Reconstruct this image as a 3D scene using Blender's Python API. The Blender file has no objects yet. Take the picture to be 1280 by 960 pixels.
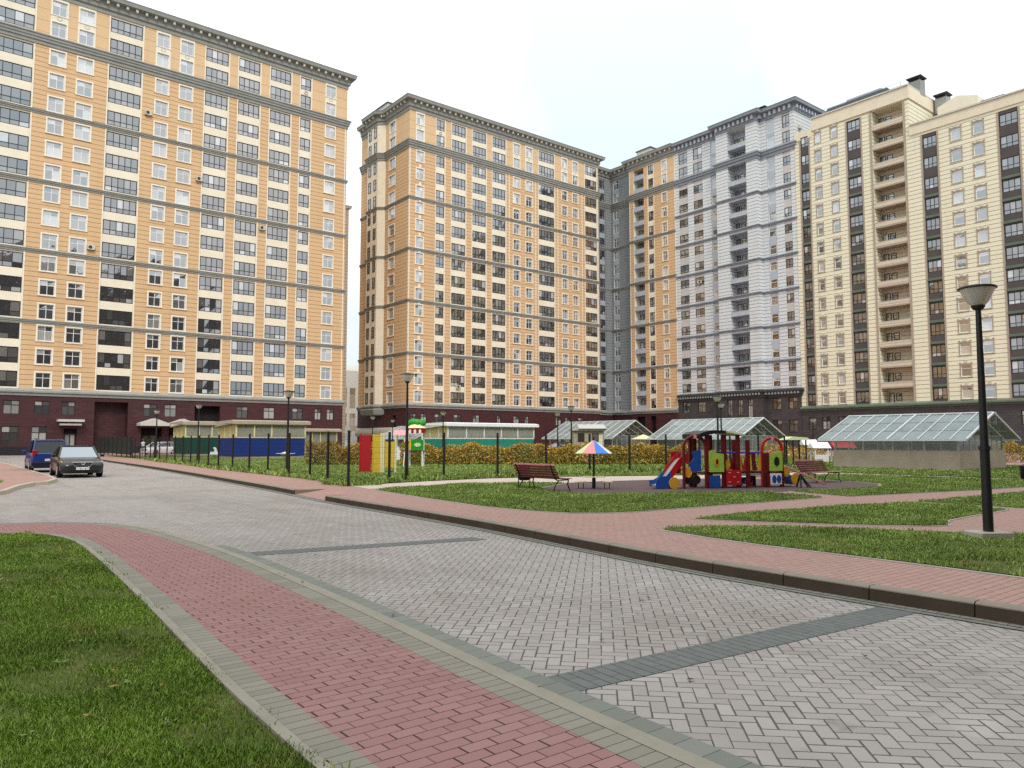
import bpy, bmesh, math, random
import numpy as np
from mathutils import Vector, Matrix

random.seed(7)
RNG = np.random.default_rng(11)
scene = bpy.context.scene
COL = scene.collection
R = math.radians

# ------------------------------------------------------------------ camera
cam_d = bpy.data.cameras.new("camera")
cam = bpy.data.objects.new("camera", cam_d)
COL.objects.link(cam)
cam.location = (0, 0, 1.65)
cam.rotation_euler = (R(90 + 4.334), 0, R(51.55 - 90))
cam_d.sensor_width = 36
cam_d.lens = 36 * 950 / 1280
cam_d.clip_start = 0.1
cam_d.clip_end = 2000
scene.camera = cam

# ------------------------------------------------------------------ sky and sun
SUN_EL = 42.0
SUN_AZ = 205.0        # compass style, clockwise from +Y
world = bpy.data.worlds.new("World")
scene.world = world
world.use_nodes = True
wn, wl = world.node_tree.nodes, world.node_tree.links
wn.clear()
w_out = wn.new("ShaderNodeOutputWorld")
w_bg = wn.new("ShaderNodeBackground")
w_sky = wn.new("ShaderNodeTexSky")
w_sky.sky_type = 'NISHITA'
w_sky.sun_disc = False
w_sky.sun_elevation = R(SUN_EL)
w_sky.sun_rotation = R(SUN_AZ)
w_tc = wn.new("ShaderNodeTexCoord")
w_nrm = wn.new("ShaderNodeVectorMath"); w_nrm.operation = 'NORMALIZE'
w_sep = wn.new("ShaderNodeSeparateXYZ")
w_mr = wn.new("ShaderNodeMapRange")
w_mr.inputs[1].default_value = 0.0; w_mr.inputs[2].default_value = 1.0
w_mr.inputs[3].default_value = 9.8; w_mr.inputs[4].default_value = 24.0
w_noise = wn.new("ShaderNodeTexNoise")
w_noise.inputs['Scale'].default_value = 2.2; w_noise.inputs['Detail'].default_value = 4
w_ramp = wn.new("ShaderNodeValToRGB")
w_ramp.color_ramp.elements[0].position = 0.40; w_ramp.color_ramp.elements[0].color = (0.64, 0.755, 0.81, 1)
w_ramp.color_ramp.elements[1].position = 0.62; w_ramp.color_ramp.elements[1].color = (1.0, 0.995, 0.985, 1)
w_mul = wn.new("ShaderNodeVectorMath"); w_mul.operation = 'SCALE'
w_mix = wn.new("ShaderNodeMix"); w_mix.data_type = 'RGBA'; w_mix.inputs[0].default_value = 0.90   # cloud cover
wl.new(w_tc.outputs['Generated'], w_nrm.inputs[0])
wl.new(w_nrm.outputs[0], w_sep.inputs[0])
wl.new(w_sep.outputs['Z'], w_mr.inputs[0])
wl.new(w_nrm.outputs[0], w_noise.inputs['Vector'])
wl.new(w_noise.outputs['Fac'], w_ramp.inputs[0])
wl.new(w_ramp.outputs[0], w_mul.inputs[0])
wl.new(w_mr.outputs[0], w_mul.inputs['Scale'])
wl.new(w_sky.outputs[0], w_mix.inputs['A'])
wl.new(w_mul.outputs[0], w_mix.inputs['B'])
wl.new(w_mix.outputs['Result'], w_bg.inputs[0])
w_bg.inputs[1].default_value = 0.1
wl.new(w_bg.outputs[0], w_out.inputs[0])

sun_d = bpy.data.lights.new("sun", 'SUN')
sun_d.energy = 1.5
sun_d.angle = R(14)
sun_d.color = (1.0, 0.95, 0.87)
sun = bpy.data.objects.new("sun", sun_d)
COL.objects.link(sun)
_az, _el = R(SUN_AZ), R(SUN_EL)
_dir = Vector((math.sin(_az) * math.cos(_el), math.cos(_az) * math.cos(_el), math.sin(_el)))
sun.rotation_euler = _dir.to_track_quat('Z', 'Y').to_euler()

scene.view_settings.view_transform = 'Standard'
scene.view_settings.look = 'None'
scene.view_settings.gamma = 1
scene.view_settings.use_curve_mapping = False
scene.view_settings.exposure = 0.0
scene.cycles.max_bounces = 8
scene.cycles.transparent_max_bounces = 12
scene.cycles.use_denoising = False

# ------------------------------------------------------------------ material helpers
def sv(*rgb):
    """sRGB 0..255 -> linear"""
    return tuple((c / 255 / 12.92 if c / 255 <= .04045 else ((c / 255 + .055) / 1.055) ** 2.4) for c in rgb)

class NT:
    def __init__(s, name, rough=.8, spec=.3):
        s.m = bpy.data.materials.new(name); s.m.use_nodes = True
        s.t = s.m.node_tree; s.n = s.t.nodes; s.l = s.t.links
        s.b = s.n['Principled BSDF']
        s.b.inputs['Roughness'].default_value = rough
        s.b.inputs['Specular IOR Level'].default_value = spec
    def new(s, typ, **kw):
        n = s.n.new('ShaderNode' + typ)
        for k, v in kw.items(): setattr(n, k, v)
        return n
    def link(s, a, b): s.l.new(a, b)
    def _in(s, n, i, v):
        if hasattr(v, 'is_output') or isinstance(v, bpy.types.NodeSocket): s.link(v, n.inputs[i])
        else: n.inputs[i].default_value = v
    def math(s, op, a, b=0.0, c=0.0, clamp=False):
        n = s.new('Math', operation=op); n.use_clamp = clamp
        s._in(n, 0, a); s._in(n, 1, b)
        if op in ('MULTIPLY_ADD', 'COMPARE', 'SMOOTH_MIN'): s._in(n, 2, c)
        return n.outputs[0]
    def mix(s, fac, a, b, blend='MIX'):
        n = s.new('Mix', data_type='RGBA', blend_type=blend)
        s._in(n, 0, fac)
        for k, v in (('A', a), ('B', b)):
            if isinstance(v, bpy.types.NodeSocket): s.link(v, n.inputs[k])
            else: n.inputs[k].default_value = (*v[:3], 1)
        return n.outputs['Result']
    def pos(s): return s.new('NewGeometry').outputs['Position']
    def noise(s, scale, detail=3, vec=None, rough=.55):
        n = s.new('TexNoise'); n.inputs['Scale'].default_value = scale
        n.inputs['Detail'].default_value = detail; n.inputs['Roughness'].default_value = rough
        s.link(vec if vec is not None else s.pos(), n.inputs['Vector'])
        return n.outputs['Fac']
    def ramp(s, fac, stops, interp='LINEAR'):
        n = s.new('ValToRGB'); cr = n.color_ramp; cr.interpolation = interp
        while len(cr.elements) < len(stops): cr.elements.new(.5)
        for e, (p, c) in zip(cr.elements, stops):
            e.position = p; e.color = (*c[:3], 1) if not isinstance(c, (int, float)) else (c, c, c, 1)
        s.link(fac, n.inputs[0]); return n.outputs[0]
    def base(s, c):
        s._in(s.b, 'Base Color', c if isinstance(c, bpy.types.NodeSocket) else (*c[:3], 1)); return s
    def bump(s, h, strength=.4, dist=.01):
        n = s.new('Bump'); n.inputs['Strength'].default_value = strength; n.inputs['Distance'].default_value = dist
        s.link(h, n.inputs['Height']); s.link(n.outputs[0], s.b.inputs['Normal']); return s

MATS = {}
def plain(name, rgb, rough=.7, var=.12, scale=6., spec=.3, metal=0., bump=0.):
    if name in MATS: return MATS[name]
    t = NT(name, rough, spec)
    f = t.noise(scale, 4)
    lo = tuple(c * (1 - var) for c in rgb); hi = tuple(min(1, c * (1 + var)) for c in rgb)
    t.base(t.ramp(f, [(.3, lo), (.7, hi)]))
    t.b.inputs['Metallic'].default_value = metal
    if bump: t.bump(t.noise(scale * 8, 4), bump, .01)
    MATS[name] = t.m; return t.m

def stucco(name, rgb, groove, pitch=.62, off=.0, gw=.07, stain=.10):
    """rendered wall with horizontal rustication grooves"""
    t = NT(name, .85, .2)
    p = t.pos(); sep = t.new('SeparateXYZ'); t.link(p, sep.inputs[0])
    z = t.math('ADD', sep.outputs['Z'], off)
    fz = t.math('FRACT', t.math('DIVIDE', z, pitch))
    g = t.math('LESS_THAN', fz, gw / pitch)
    row = t.math('FLOOR', t.math('DIVIDE', z, pitch))
    wn_ = t.new('TexWhiteNoise', noise_dimensions='1D'); t.link(row, wn_.inputs['W'])
    mp = t.new('Mapping'); mp.inputs['Scale'].default_value = (1, 1, .08); t.link(p, mp.inputs['Vector'])
    streak = t.noise(.9, 4, mp.outputs[0]); big = t.noise(.12, 3)
    c = t.mix(t.math('MULTIPLY', t.math('ADD', streak, t.math('MULTIPLY', big, 1.0)), .5),
              tuple(x * (1 - stain * 1.4) for x in rgb), tuple(min(1, x * (1 + stain)) for x in rgb))
    c = t.mix(t.math('MULTIPLY', wn_.outputs[0], .10), c, tuple(x * .75 for x in rgb))
    c = t.mix(t.math('MULTIPLY', t.noise(35, 2), .12), c, tuple(x * .6 for x in rgb))
    mp2 = t.new('Mapping'); mp2.inputs['Scale'].default_value = (2.2, 2.2, .10); t.link(p, mp2.inputs['Vector'])
    c = t.mix(t.math('MULTIPLY', t.ramp(t.noise(1., 5, mp2.outputs[0], .7), [(.56, 0.), (.72, 1.)]), .22), c, tuple(x * .55 for x in rgb))
    c = t.mix(t.math('MULTIPLY', g, .85), c, groove)
    t.base(c)
    t.bump(t.math('SUBTRACT', t.math('MULTIPLY', t.noise(60, 2), .15), g), .5, .03)
    MATS[name] = t.m; return t.m

def tiled(name, c1, c2, joint, bw, bh, mortar=.02):
    """stone tile cladding; the brick pattern runs along x+y and z, so it works on both facade directions"""
    t = NT(name, .55, .4)
    sep = t.new('SeparateXYZ'); t.link(t.pos(), sep.inputs[0])
    com = t.new('CombineXYZ'); t.link(t.math('ADD', sep.outputs[0], sep.outputs[1]), com.inputs[0]); t.link(sep.outputs[2], com.inputs[1])
    b = t.new('TexBrick'); t.link(com.outputs[0], b.inputs['Vector'])
    b.inputs['Scale'].default_value = 1; b.inputs['Brick Width'].default_value = bw; b.inputs['Row Height'].default_value = bh
    b.inputs['Mortar Size'].default_value = mortar; b.inputs['Color1'].default_value = (*c1, 1)
    b.inputs['Color2'].default_value = (*c2, 1); b.inputs['Mortar'].default_value = (*joint, 1)
    c = t.mix(t.math('MULTIPLY', t.noise(1.2, 4), .35), b.outputs['Color'], tuple(x * .6 for x in c1))
    t.base(c); t.bump(t.math('SUBTRACT', 1., b.outputs['Fac']), .3, .01)
    MATS[name] = t.m; return t.m

def pavers(name, c1, c2, joint, bw=.2, bh=.1, rot=0., mortar=.004, offset=.5, stain=(.3, .25, .2), stain_amt=.25, bump=.6, wide_joint=None):
    t = NT(name, .88, .25)
    mp = t.new('Mapping'); mp.inputs['Rotation'].default_value = (0, 0, rot); t.link(t.pos(), mp.inputs['Vector'])
    b = t.new('TexBrick', offset=offset); t.link(mp.outputs[0], b.inputs['Vector'])
    b.inputs['Scale'].default_value = 1; b.inputs['Brick Width'].default_value = bw; b.inputs['Row Height'].default_value = bh
    b.inputs['Mortar Size'].default_value = mortar; b.inputs['Mortar Smooth'].default_value = .3
    b.inputs['Color1'].default_value = (*c1, 1); b.inputs['Color2'].default_value = (*c2, 1); b.inputs['Mortar'].default_value = (*joint, 1)
    c = b.outputs['Color']
    h = t.math('SUBTRACT', 1., b.outputs['Fac'])
    if wide_joint:          # short joints stand wider open than the long ones, and unevenly so
        sp = t.new('SeparateXYZ'); t.link(mp.outputs[0], sp.inputs[0])
        row = t.math('FLOOR', t.math('DIVIDE', sp.outputs[1], bh))
        odd = t.math('FLOORED_MODULO', row, 2.)
        xx = t.math('DIVIDE', t.math('ADD', sp.outputs[0], t.math('MULTIPLY', odd, bw * offset)), bw)
        fx = t.math('FRACT', t.math('ADD', xx, .5))
        d = t.math('ABSOLUTE', t.math('SUBTRACT', fx, .5))
        cid = t.new('CombineXYZ'); t.link(t.math('FLOOR', t.math('ADD', xx, .5)), cid.inputs[0]); t.link(row, cid.inputs[1])
        w = t.new('TexWhiteNoise', noise_dimensions='2D'); t.link(cid.outputs[0], w.inputs['Vector'])
        lim = t.math('MULTIPLY_ADD', w.outputs[0], wide_joint / bw * .8, wide_joint / bw * .25)
        j = t.math('LESS_THAN', d, lim)
        c = t.mix(j, c, tuple(x * .45 for x in joint)); h = t.math('MINIMUM', h, t.math('SUBTRACT', 1., j))
    c = t.mix(t.math('MULTIPLY', t.ramp(t.noise(.55, 5), [(.45, 0.), (.75, 1.)]), stain_amt), c, stain)
    c = t.mix(t.math('MULTIPLY', t.noise(140, 2), .22), c, tuple(x * .62 for x in c1))
    c = t.mix(t.math('MULTIPLY', t.ramp(t.noise(9, 4), [(.55, 0.), (.8, 1.)]), .20), c, tuple(min(1, x * 1.35) for x in c1))
    t.base(c)
    t.bump(t.math('ADD', h, t.math('MULTIPLY', t.noise(160, 2), .12)), bump, .006)
    MATS[name] = t.m; return t.m

def bond(name, c1, c2, joint, bw=.2, bh=.1, thin=.0035, wide=.012, stain=(.3, .25, .2), stain_amt=.25, bump=.6, rot=0.):
    """running bond: thin long joints, wider and uneven short joints, one tone per brick"""
    t = NT(name, .88, .25)
    mp = t.new('Mapping'); mp.inputs['Rotation'].default_value = (0, 0, rot); t.link(t.pos(), mp.inputs['Vector'])
    sp = t.new('SeparateXYZ'); t.link(mp.outputs[0], sp.inputs[0])
    wob = t.math('MULTIPLY', t.math('SUBTRACT', t.noise(1.6, 2), .5), .012)
    yy = t.math('DIVIDE', t.math('ADD', sp.outputs[1], wob), bh); row = t.math('FLOOR', yy); fy = t.math('FRACT', yy)
    xx = t.math('MULTIPLY_ADD', t.math('FLOORED_MODULO', row, 2.), .5, t.math('DIVIDE', sp.outputs[0], bw)); col = t.math('FLOOR', xx); fx = t.math('FRACT', xx)
    cid = t.new('CombineXYZ'); t.link(col, cid.inputs[0]); t.link(row, cid.inputs[1])
    w = t.new('TexWhiteNoise', noise_dimensions='2D'); t.link(cid.outputs[0], w.inputs['Vector'])
    dy = t.math('MULTIPLY', t.math('MINIMUM', fy, t.math('SUBTRACT', 1., fy)), bh)
    j1 = t.math('LESS_THAN', dy, t.math('MULTIPLY_ADD', t.noise(12, 2), thin, thin * .2))
    j2 = t.math('LESS_THAN', fx, t.math('MULTIPLY_ADD', w.outputs[0], wide / bw * .9, wide / bw * .2))
    j = t.math('MAXIMUM', j1, j2)
    c = t.ramp(w.outputs[1], [(0., c1), (1., c2)])
    c = t.mix(t.math('MULTIPLY', t.ramp(t.noise(.55, 5), [(.45, 0.), (.75, 1.)]), stain_amt), c, stain)
    c = t.mix(t.math('MULTIPLY', t.noise(140, 2), .24), c, tuple(x * .6 for x in c1))
    c = t.mix(t.math('MULTIPLY', t.ramp(t.noise(9, 4), [(.52, 0.), (.8, 1.)]), .18), c, tuple(min(1, x * 1.35) for x in c1))
    c = t.mix(t.math('MULTIPLY', j, .9), c, joint)
    t.base(c)
    t.bump(t.math('ADD', t.math('SUBTRACT', t.math('MULTIPLY', w.outputs[0], .2), j), t.math('MULTIPLY', t.noise(160, 2), .14)), bump, .006)
    MATS[name] = t.m; return t.m

def herringbone(name, cols, joint, unit=.101, rot=R(45)):
    t = NT(name, .86, .28)
    mp = t.new('Mapping'); mp.inputs['Rotation'].default_value = (0, 0, rot); mp.inputs['Scale'].default_value = (1 / unit,) * 3
    t.link(t.pos(), mp.inputs['Vector'])
    sp = t.new('SeparateXYZ'); t.link(mp.outputs[0], sp.inputs[0])
    x, y = sp.outputs[0], sp.outputs[1]
    i, j = t.math('FLOOR', x), t.math('FLOOR', y)
    fx, fy = t.math('FRACT', x), t.math('FRACT', y)
    k = t.math('FLOORED_MODULO', t.math('SUBTRACT', i, j), 4.)
    is_ = [t.math('COMPARE', k, float(q), .1) for q in range(4)]
    big = lambda e, m: t.math('ADD', e, m)                 # an open edge is pushed away
    dl = big(fx, is_[1]); dr = big(t.math('SUBTRACT', 1., fx), is_[0])
    db = big(fy, is_[2]); dt = big(t.math('SUBTRACT', 1., fy), is_[3])
    d = t.math('MINIMUM', t.math('MINIMUM', dl, dr), t.math('MINIMUM', db, dt))
    ii = t.math('SUBTRACT', i, is_[1]); jj = t.math('SUBTRACT', j, is_[2])
    cid = t.new('CombineXYZ'); t.link(ii, cid.inputs[0]); t.link(jj, cid.inputs[1])
    w = t.new('TexWhiteNoise', noise_dimensions='2D'); t.link(cid.outputs[0], w.inputs['Vector'])
    n1 = t.noise(30, 2)
    lim = t.math('MULTIPLY_ADD', w.outputs[0], .045, t.math('MULTIPLY_ADD', n1, .04, .012))
    jm = t.math('LESS_THAN', d, lim)
    c = t.ramp(w.outputs[1], [(0., cols[0]), (.35, cols[1]), (.7, cols[2]), (1., cols[3])])
    c = t.mix(t.math('MULTIPLY', t.noise(130, 2), .25), c, tuple(q * .6 for q in cols[1]))
    c = t.mix(t.math('MULTIPLY', t.ramp(t.noise(.35, 5), [(.45, 0.), (.7, 1.)]), .42), c, sv(128, 116, 102))
    c = t.mix(t.math('MULTIPLY', t.ramp(t.noise(1.7, 5), [(.56, 0.), (.72, 1.)]), .22), c, sv(205, 200, 194))
    mpt = t.new('Mapping'); mpt.inputs['Scale'].default_value = (1.5, .07, 1); t.link(t.pos(), mpt.inputs['Vector'])
    c = t.mix(t.math('MULTIPLY', t.ramp(t.noise(1., 4, mpt.outputs[0]), [(.5, 0.), (.68, 1.)]), .24), c, sv(112, 104, 96))
    c = t.mix(t.math('MULTIPLY', jm, .85), c, joint)
    # a few dark oil and dirt spots
    c = t.mix(t.math('MULTIPLY', t.ramp(t.noise(2.7, 6), [(.63, 0.), (.74, 1.)]), .38), c, sv(95, 88, 82))
    t.base(c)
    hh = t.math('MINIMUM', d, .12)
    t.bump(t.math('ADD', t.math('MULTIPLY', hh, 6.), t.math('ADD', t.math('MULTIPLY', n1, .12), t.math('MULTIPLY', w.outputs[0], .22))), .5, .006)
    MATS[name] = t.m; return t.m

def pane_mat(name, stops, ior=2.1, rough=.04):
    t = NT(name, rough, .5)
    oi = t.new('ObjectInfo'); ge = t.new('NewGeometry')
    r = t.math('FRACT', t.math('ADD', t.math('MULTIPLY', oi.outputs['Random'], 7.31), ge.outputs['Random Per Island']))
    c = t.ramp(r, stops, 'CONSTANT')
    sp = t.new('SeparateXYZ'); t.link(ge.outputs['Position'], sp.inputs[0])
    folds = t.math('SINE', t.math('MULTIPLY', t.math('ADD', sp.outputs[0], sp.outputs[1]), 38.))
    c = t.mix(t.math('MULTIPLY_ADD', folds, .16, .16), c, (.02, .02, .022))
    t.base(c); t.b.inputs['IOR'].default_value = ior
    t.bump(t.noise(1.3, 2), .12, .05)
    MATS[name] = t.m; return t.m

# ------------------------------------------------------------------ mesh helpers
class MB:
    def __init__(s): s.v = []; s.f = []; s.mi = []; s.mats = []; s.T = None; s.smooth = []
    def _m(s, m):
        if m not in s.mats: s.mats.append(m)
        return s.mats.index(m)
    def add(s, vs, fs, m, smooth=False):
        o = len(s.v); k = s._m(m)
        if s.T is not None: vs = [tuple(s.T @ Vector(v)) for v in vs]
        s.v.extend(vs)
        for f in fs: s.f.append(tuple(o + i for i in f)); s.mi.append(k); s.smooth.append(smooth)
    def quad(s, a, b, c, d, m): s.add([a, b, c, d], [(0, 1, 2, 3)], m)
    def box(s, x0, x1, y0, y1, z0, z1, m):
        s.add([(x0, y0, z0), (x1, y0, z0), (x1, y1, z0), (x0, y1, z0), (x0, y0, z1), (x1, y0, z1), (x1, y1, z1), (x0, y1, z1)],
              [(0, 3, 2, 1), (4, 5, 6, 7), (0, 1, 5, 4), (1, 2, 6, 5), (2, 3, 7, 6), (3, 0, 4, 7)], m)
    def bbox(s, x0, x1, y0, y1, z0, z1, m, b=.01):
        """box with chamfered vertical and top edges"""
        r0 = [(x0 + b, y0), (x1 - b, y0), (x1, y0 + b), (x1, y1 - b), (x1 - b, y1), (x0 + b, y1), (x0, y1 - b), (x0, y0 + b)]
        r1 = [(x0 + 2*b, y0 + b), (x1 - 2*b, y0 + b), (x1 - b, y0 + 2*b), (x1 - b, y1 - 2*b), (x1 - 2*b, y1 - b), (x0 + 2*b, y1 - b), (x0 + b, y1 - 2*b), (x0 + b, y0 + 2*b)]
        s.loft([[(*p, z0) for p in r0], [(*p, z1 - b) for p in r0], [(*p, z1) for p in r1]], m)
    def loft(s, rings, m, cap=True, closed=True, smooth=False):
        n = len(rings[0]); vs = [p for r in rings for p in r]; fs = []
        for a in range(len(rings) - 1):
            for i in range(n if closed else n - 1):
                j = (i + 1) % n
                fs.append((a * n + i, a * n + j, (a + 1) * n + j, (a + 1) * n + i))
        s.add(vs, fs, m, smooth)
        if cap:
            s.add(list(rings[0]), [tuple(range(n))[::-1]], m); s.add(list(rings[-1]), [tuple(range(n))], m)
    def tube(s, p0, p1, r0, m, r1=None, n=8, cap=True):
        r1 = r0 if r1 is None else r1
        p0, p1 = Vector(p0), Vector(p1); d = (p1 - p0).normalized()
        a = d.orthogonal().normalized(); b = d.cross(a)
        ring = lambda p, r: [tuple(p + a * (r * math.cos(6.28318 * i / n)) + b * (r * math.sin(6.28318 * i / n))) for i in range(n)]
        s.loft([ring(p0, r0), ring(p1, r1)], m, cap, True, n > 5)
    def path_tube(s, pts, r, m, n=8):
        for a, b in zip(pts[:-1], pts[1:]): s.tube(a, b, r, m, n=n)
    def lathe(s, prof, m, c=(0, 0, 0), n=20, cap=True):
        s.loft([[(c[0] + r * math.cos(6.28318 * i / n), c[1] + r * math.sin(6.28318 * i / n), c[2] + z) for i in range(n)] for r, z in prof], m, cap, True, True)
    def prism(s, outline, axis, a0, a1, m):
        """outline of 2D points extruded along axis 'x','y' or 'z'"""
        mk = {'x': lambda p, q: (q, p[0], p[1]), 'y': lambda p, q: (p[0], q, p[1]), 'z': lambda p, q: (p[0], p[1], q)}[axis]
        s.loft([[mk(p, a0) for p in outline], [mk(p, a1) for p in outline]], m)
    def disc(s, c, rx, rz, y0, y1, m, n=16, hole=None):
        o = [(c[0] + rx * math.cos(6.28318 * i / n), c[1] + rz * math.sin(6.28318 * i / n)) for i in range(n)]
        s.prism(o, 'y', y0, y1, m)
    def molding(s, path, prof, m, close_ends=True):
        """sweep profile [(outward, z)] along the plan path; outward is to the right of the walking direction"""
        pts = [Vector((p[0], p[1])) for p in path]; offs = []
        for i, p in enumerate(pts):
            ns = []
            for a, b in ((i - 1, i), (i, i + 1)):
                if a >= 0 and b < len(pts):
                    d = (pts[b] - pts[a]).normalized(); ns.append(Vector((d.y, -d.x)))
            nn = ns[0] if len(ns) == 1 else (ns[0] + ns[1]) / (1 + ns[0].dot(ns[1]))
            offs.append(nn)
        rings = [[(p.x + o.x * d, p.y + o.y * d, z) for d, z in prof] for p, o in zip(pts, offs)]
        s.loft(rings, m, close_ends, True)
    def build(s, name, parent=None, loc=None, rot=None, mats=None, norm=True):
        me = bpy.data.meshes.new(name)
        me.from_pydata([tuple(v) for v in s.v], [], s.f)
        for m in s.mats: me.materials.append(MATS[m] if isinstance(m, str) else m)
        me.polygons.foreach_set('material_index', s.mi)
        me.polygons.foreach_set('use_smooth', s.smooth)
        if norm:
            bm = bmesh.new(); bm.from_mesh(me); bmesh.ops.recalc_face_normals(bm, faces=bm.faces); bm.to_mesh(me); bm.free()
        return link(name, me, parent, loc, rot)

def link(name, me, parent=None, loc=None, rot=None):
    o = bpy.data.objects.new(name, me); COL.objects.link(o)
    if parent is not None: o.parent = parent
    if loc is not None: o.location = loc
    if rot is not None: o.rotation_euler = (0, 0, rot)
    return o

def tag(o, label, cat, group=None, kind=None):
    o['label'] = label; o['category'] = cat
    if group: o['group'] = group
    if kind: o['kind'] = kind
    return o

def thing(name, label, cat, loc=(0, 0, 0), rz=0., group=None):
    o = bpy.data.objects.new(name, None); o.empty_display_size = .3; COL.objects.link(o)
    o.location = loc; o.rotation_euler = (0, 0, rz)
    return tag(o, label, cat, group)

def copy_tree(o, loc, rz=None, label=None):
    r = o.copy(); COL.objects.link(r); r.location = loc
    if rz is not None: r.rotation_euler = (0, 0, rz)
    if label: r['label'] = label
    for ch in o.children:
        c = ch.copy(); COL.objects.link(c); c.parent = r
        for g in ch.children:
            d = g.copy(); COL.objects.link(d); d.parent = c
    return r

def structure(o): o['kind'] = 'structure'; return o

# ------------------------------------------------------------------ palette
ORANGE = sv(222, 186, 144)
stucco('orange_render', ORANGE, sv(146, 108, 70), .62, stain=.14)
stucco('orange_smooth', sv(226, 192, 151), sv(168, 132, 96), 1.55, gw=.05)
stucco('white_render', sv(222, 225, 226), sv(84, 90, 97), .62, gw=.085)
stucco('cream_render', sv(242, 235, 208), sv(104, 94, 76), .63, gw=.08)
stucco('grey_render', sv(150, 156, 158), sv(96, 100, 104), .62)
stucco('taupe_render', sv(220, 206, 184), sv(146, 132, 112), .62)
plain('cream_panel', sv(236, 226, 204), .8, .05, .6)
plain('grey_panel', sv(196, 192, 188), .8, .06, .6)
plain('pale_grey_wall', sv(178, 184, 192), .85, .06, .8)
plain('brown_panel', sv(84, 78, 76), .7, .1, .6)
plain('green_ledge', sv(98, 112, 96), .6, .1, 1.)
plain('taupe_trim', sv(172, 156, 140), .8, .06, 1.)
plain('white_trim', sv(238, 232, 216), .7, .05, 2.)
plain('stone_trim', sv(148, 150, 145), .8, .10, .8)
plain('stone_light', sv(200, 198, 186), .8, .08, 1.)
plain('blue_trim', sv(140, 147, 155), .75, .08, .8)
plain('blue_light', sv(184, 190, 200), .75, .06, .8)
plain('parapet_cream', sv(228, 216, 192), .8, .05, .6)
plain('roof_metal', sv(92, 96, 98), .5, .1, 1.)
plain('dark_trim', sv(66, 64, 66), .7, .1, 1.)
tiled('maroon_tile', sv(82, 44, 46), sv(66, 34, 38), sv(48, 26, 30), .9, .35)
tiled('grey_tile', sv(82, 76, 75), sv(66, 62, 62), sv(48, 45, 46), .8, .4)
plain('plinth_dark', sv(40, 36, 38), .6, .15, 2.)
plain('win_white', sv(238, 238, 236), .5, .03, 1., .4)
plain('win_dark', sv(34, 31, 33), .5, .1, 1., .4)
plain('win_brown', sv(60, 44, 42), .5, .1, 1., .4)
stucco('slate_render', sv(104, 102, 100), sv(70, 68, 68), .62)
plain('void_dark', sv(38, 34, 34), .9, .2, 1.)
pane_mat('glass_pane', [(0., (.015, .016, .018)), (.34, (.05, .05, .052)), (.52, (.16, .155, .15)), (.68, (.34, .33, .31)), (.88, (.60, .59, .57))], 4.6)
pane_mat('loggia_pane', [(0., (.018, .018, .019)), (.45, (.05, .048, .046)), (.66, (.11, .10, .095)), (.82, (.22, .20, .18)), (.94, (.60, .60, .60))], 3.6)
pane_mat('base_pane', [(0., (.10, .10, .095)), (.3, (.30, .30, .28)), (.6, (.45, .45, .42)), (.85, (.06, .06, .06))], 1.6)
plain('concrete', sv(168, 160, 148), .9, .12, 3., .2, bump=.3)
plain('concrete_pale', sv(186, 178, 164), .9, .10, 4., .2, bump=.3)
plain('concrete_warm', sv(182, 168, 150), .9, .10, 1.5, .2, bump=.3)
plain('black_metal', sv(30, 28, 30), .45, .15, 6., .4)
plain('grey_metal', sv(150, 154, 156), .4, .08, 6., .5)
plain('white_metal', sv(204, 208, 208), .4, .05, 6., .4)
plain('white_paint', sv(232, 232, 230), .5, .05, 3.)

# ================================================================== GROUND
herringbone('road_pavers', [sv(153, 144, 138), sv(162, 153, 147), sv(167, 158, 152), sv(175, 166, 160)], sv(62, 57, 52))
bond('path_red', sv(147, 107, 103), sv(160, 121, 116), sv(44, 29, 27), .2, .1, .0048, .014, sv(148, 114, 106), .25)
bond('sidewalk_red', sv(164, 128, 117), sv(176, 141, 130), sv(74, 54, 48), .2, .1, .005, .008, sv(158, 136, 123), .35)
pavers('header_pavers', sv(130, 125, 113), sv(146, 140, 127), sv(66, 62, 55), 30., .1, 0., .004, 0., sv(140, 128, 108), .25, .5)
pavers('dark_course', sv(118, 119, 111), sv(132, 133, 124), sv(76, 76, 70), 30., .2, 0., .004, 0., sv(120, 118, 108), .3, .4)
bond('dark_band', sv(104, 106, 103), sv(114, 116, 112), sv(46, 46, 44), .2, .1, .006, .005, sv(112, 110, 102), .2, .5, R(90 + 5))
pavers('pale_path', sv(196, 178, 164), sv(206, 190, 176), sv(130, 112, 100), .2, .1, 0., .004, .5, sv(180, 160, 140), .2, .4)
plain('asphalt', sv(120, 116, 112), .9, .12, 1.5, .2, bump=.3)
plain('rubber_tiles', sv(98, 80, 80), .9, .14, 2.5, .15, bump=.5)
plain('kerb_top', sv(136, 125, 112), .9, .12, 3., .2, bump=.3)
plain('kerb_shade_dirt', sv(72, 61, 52), .9, .16, 2.5, .2, bump=.4)  # kerb face: dirt, plus its shade painted into the darker colour
plain('flush_curb', sv(146, 139, 125), .9, .10, 3., .2, bump=.3)
t = NT('soil_grass', .95, .1)
t.base(t.ramp(t.noise(1.1, 5), [(.3, sv(70, 74, 36)), (.5, sv(86, 96, 46)), (.72, sv(110, 98, 66))])); t.bump(t.noise(40, 4), .8, .03)
MATS['soil_grass'] = t.m

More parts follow.
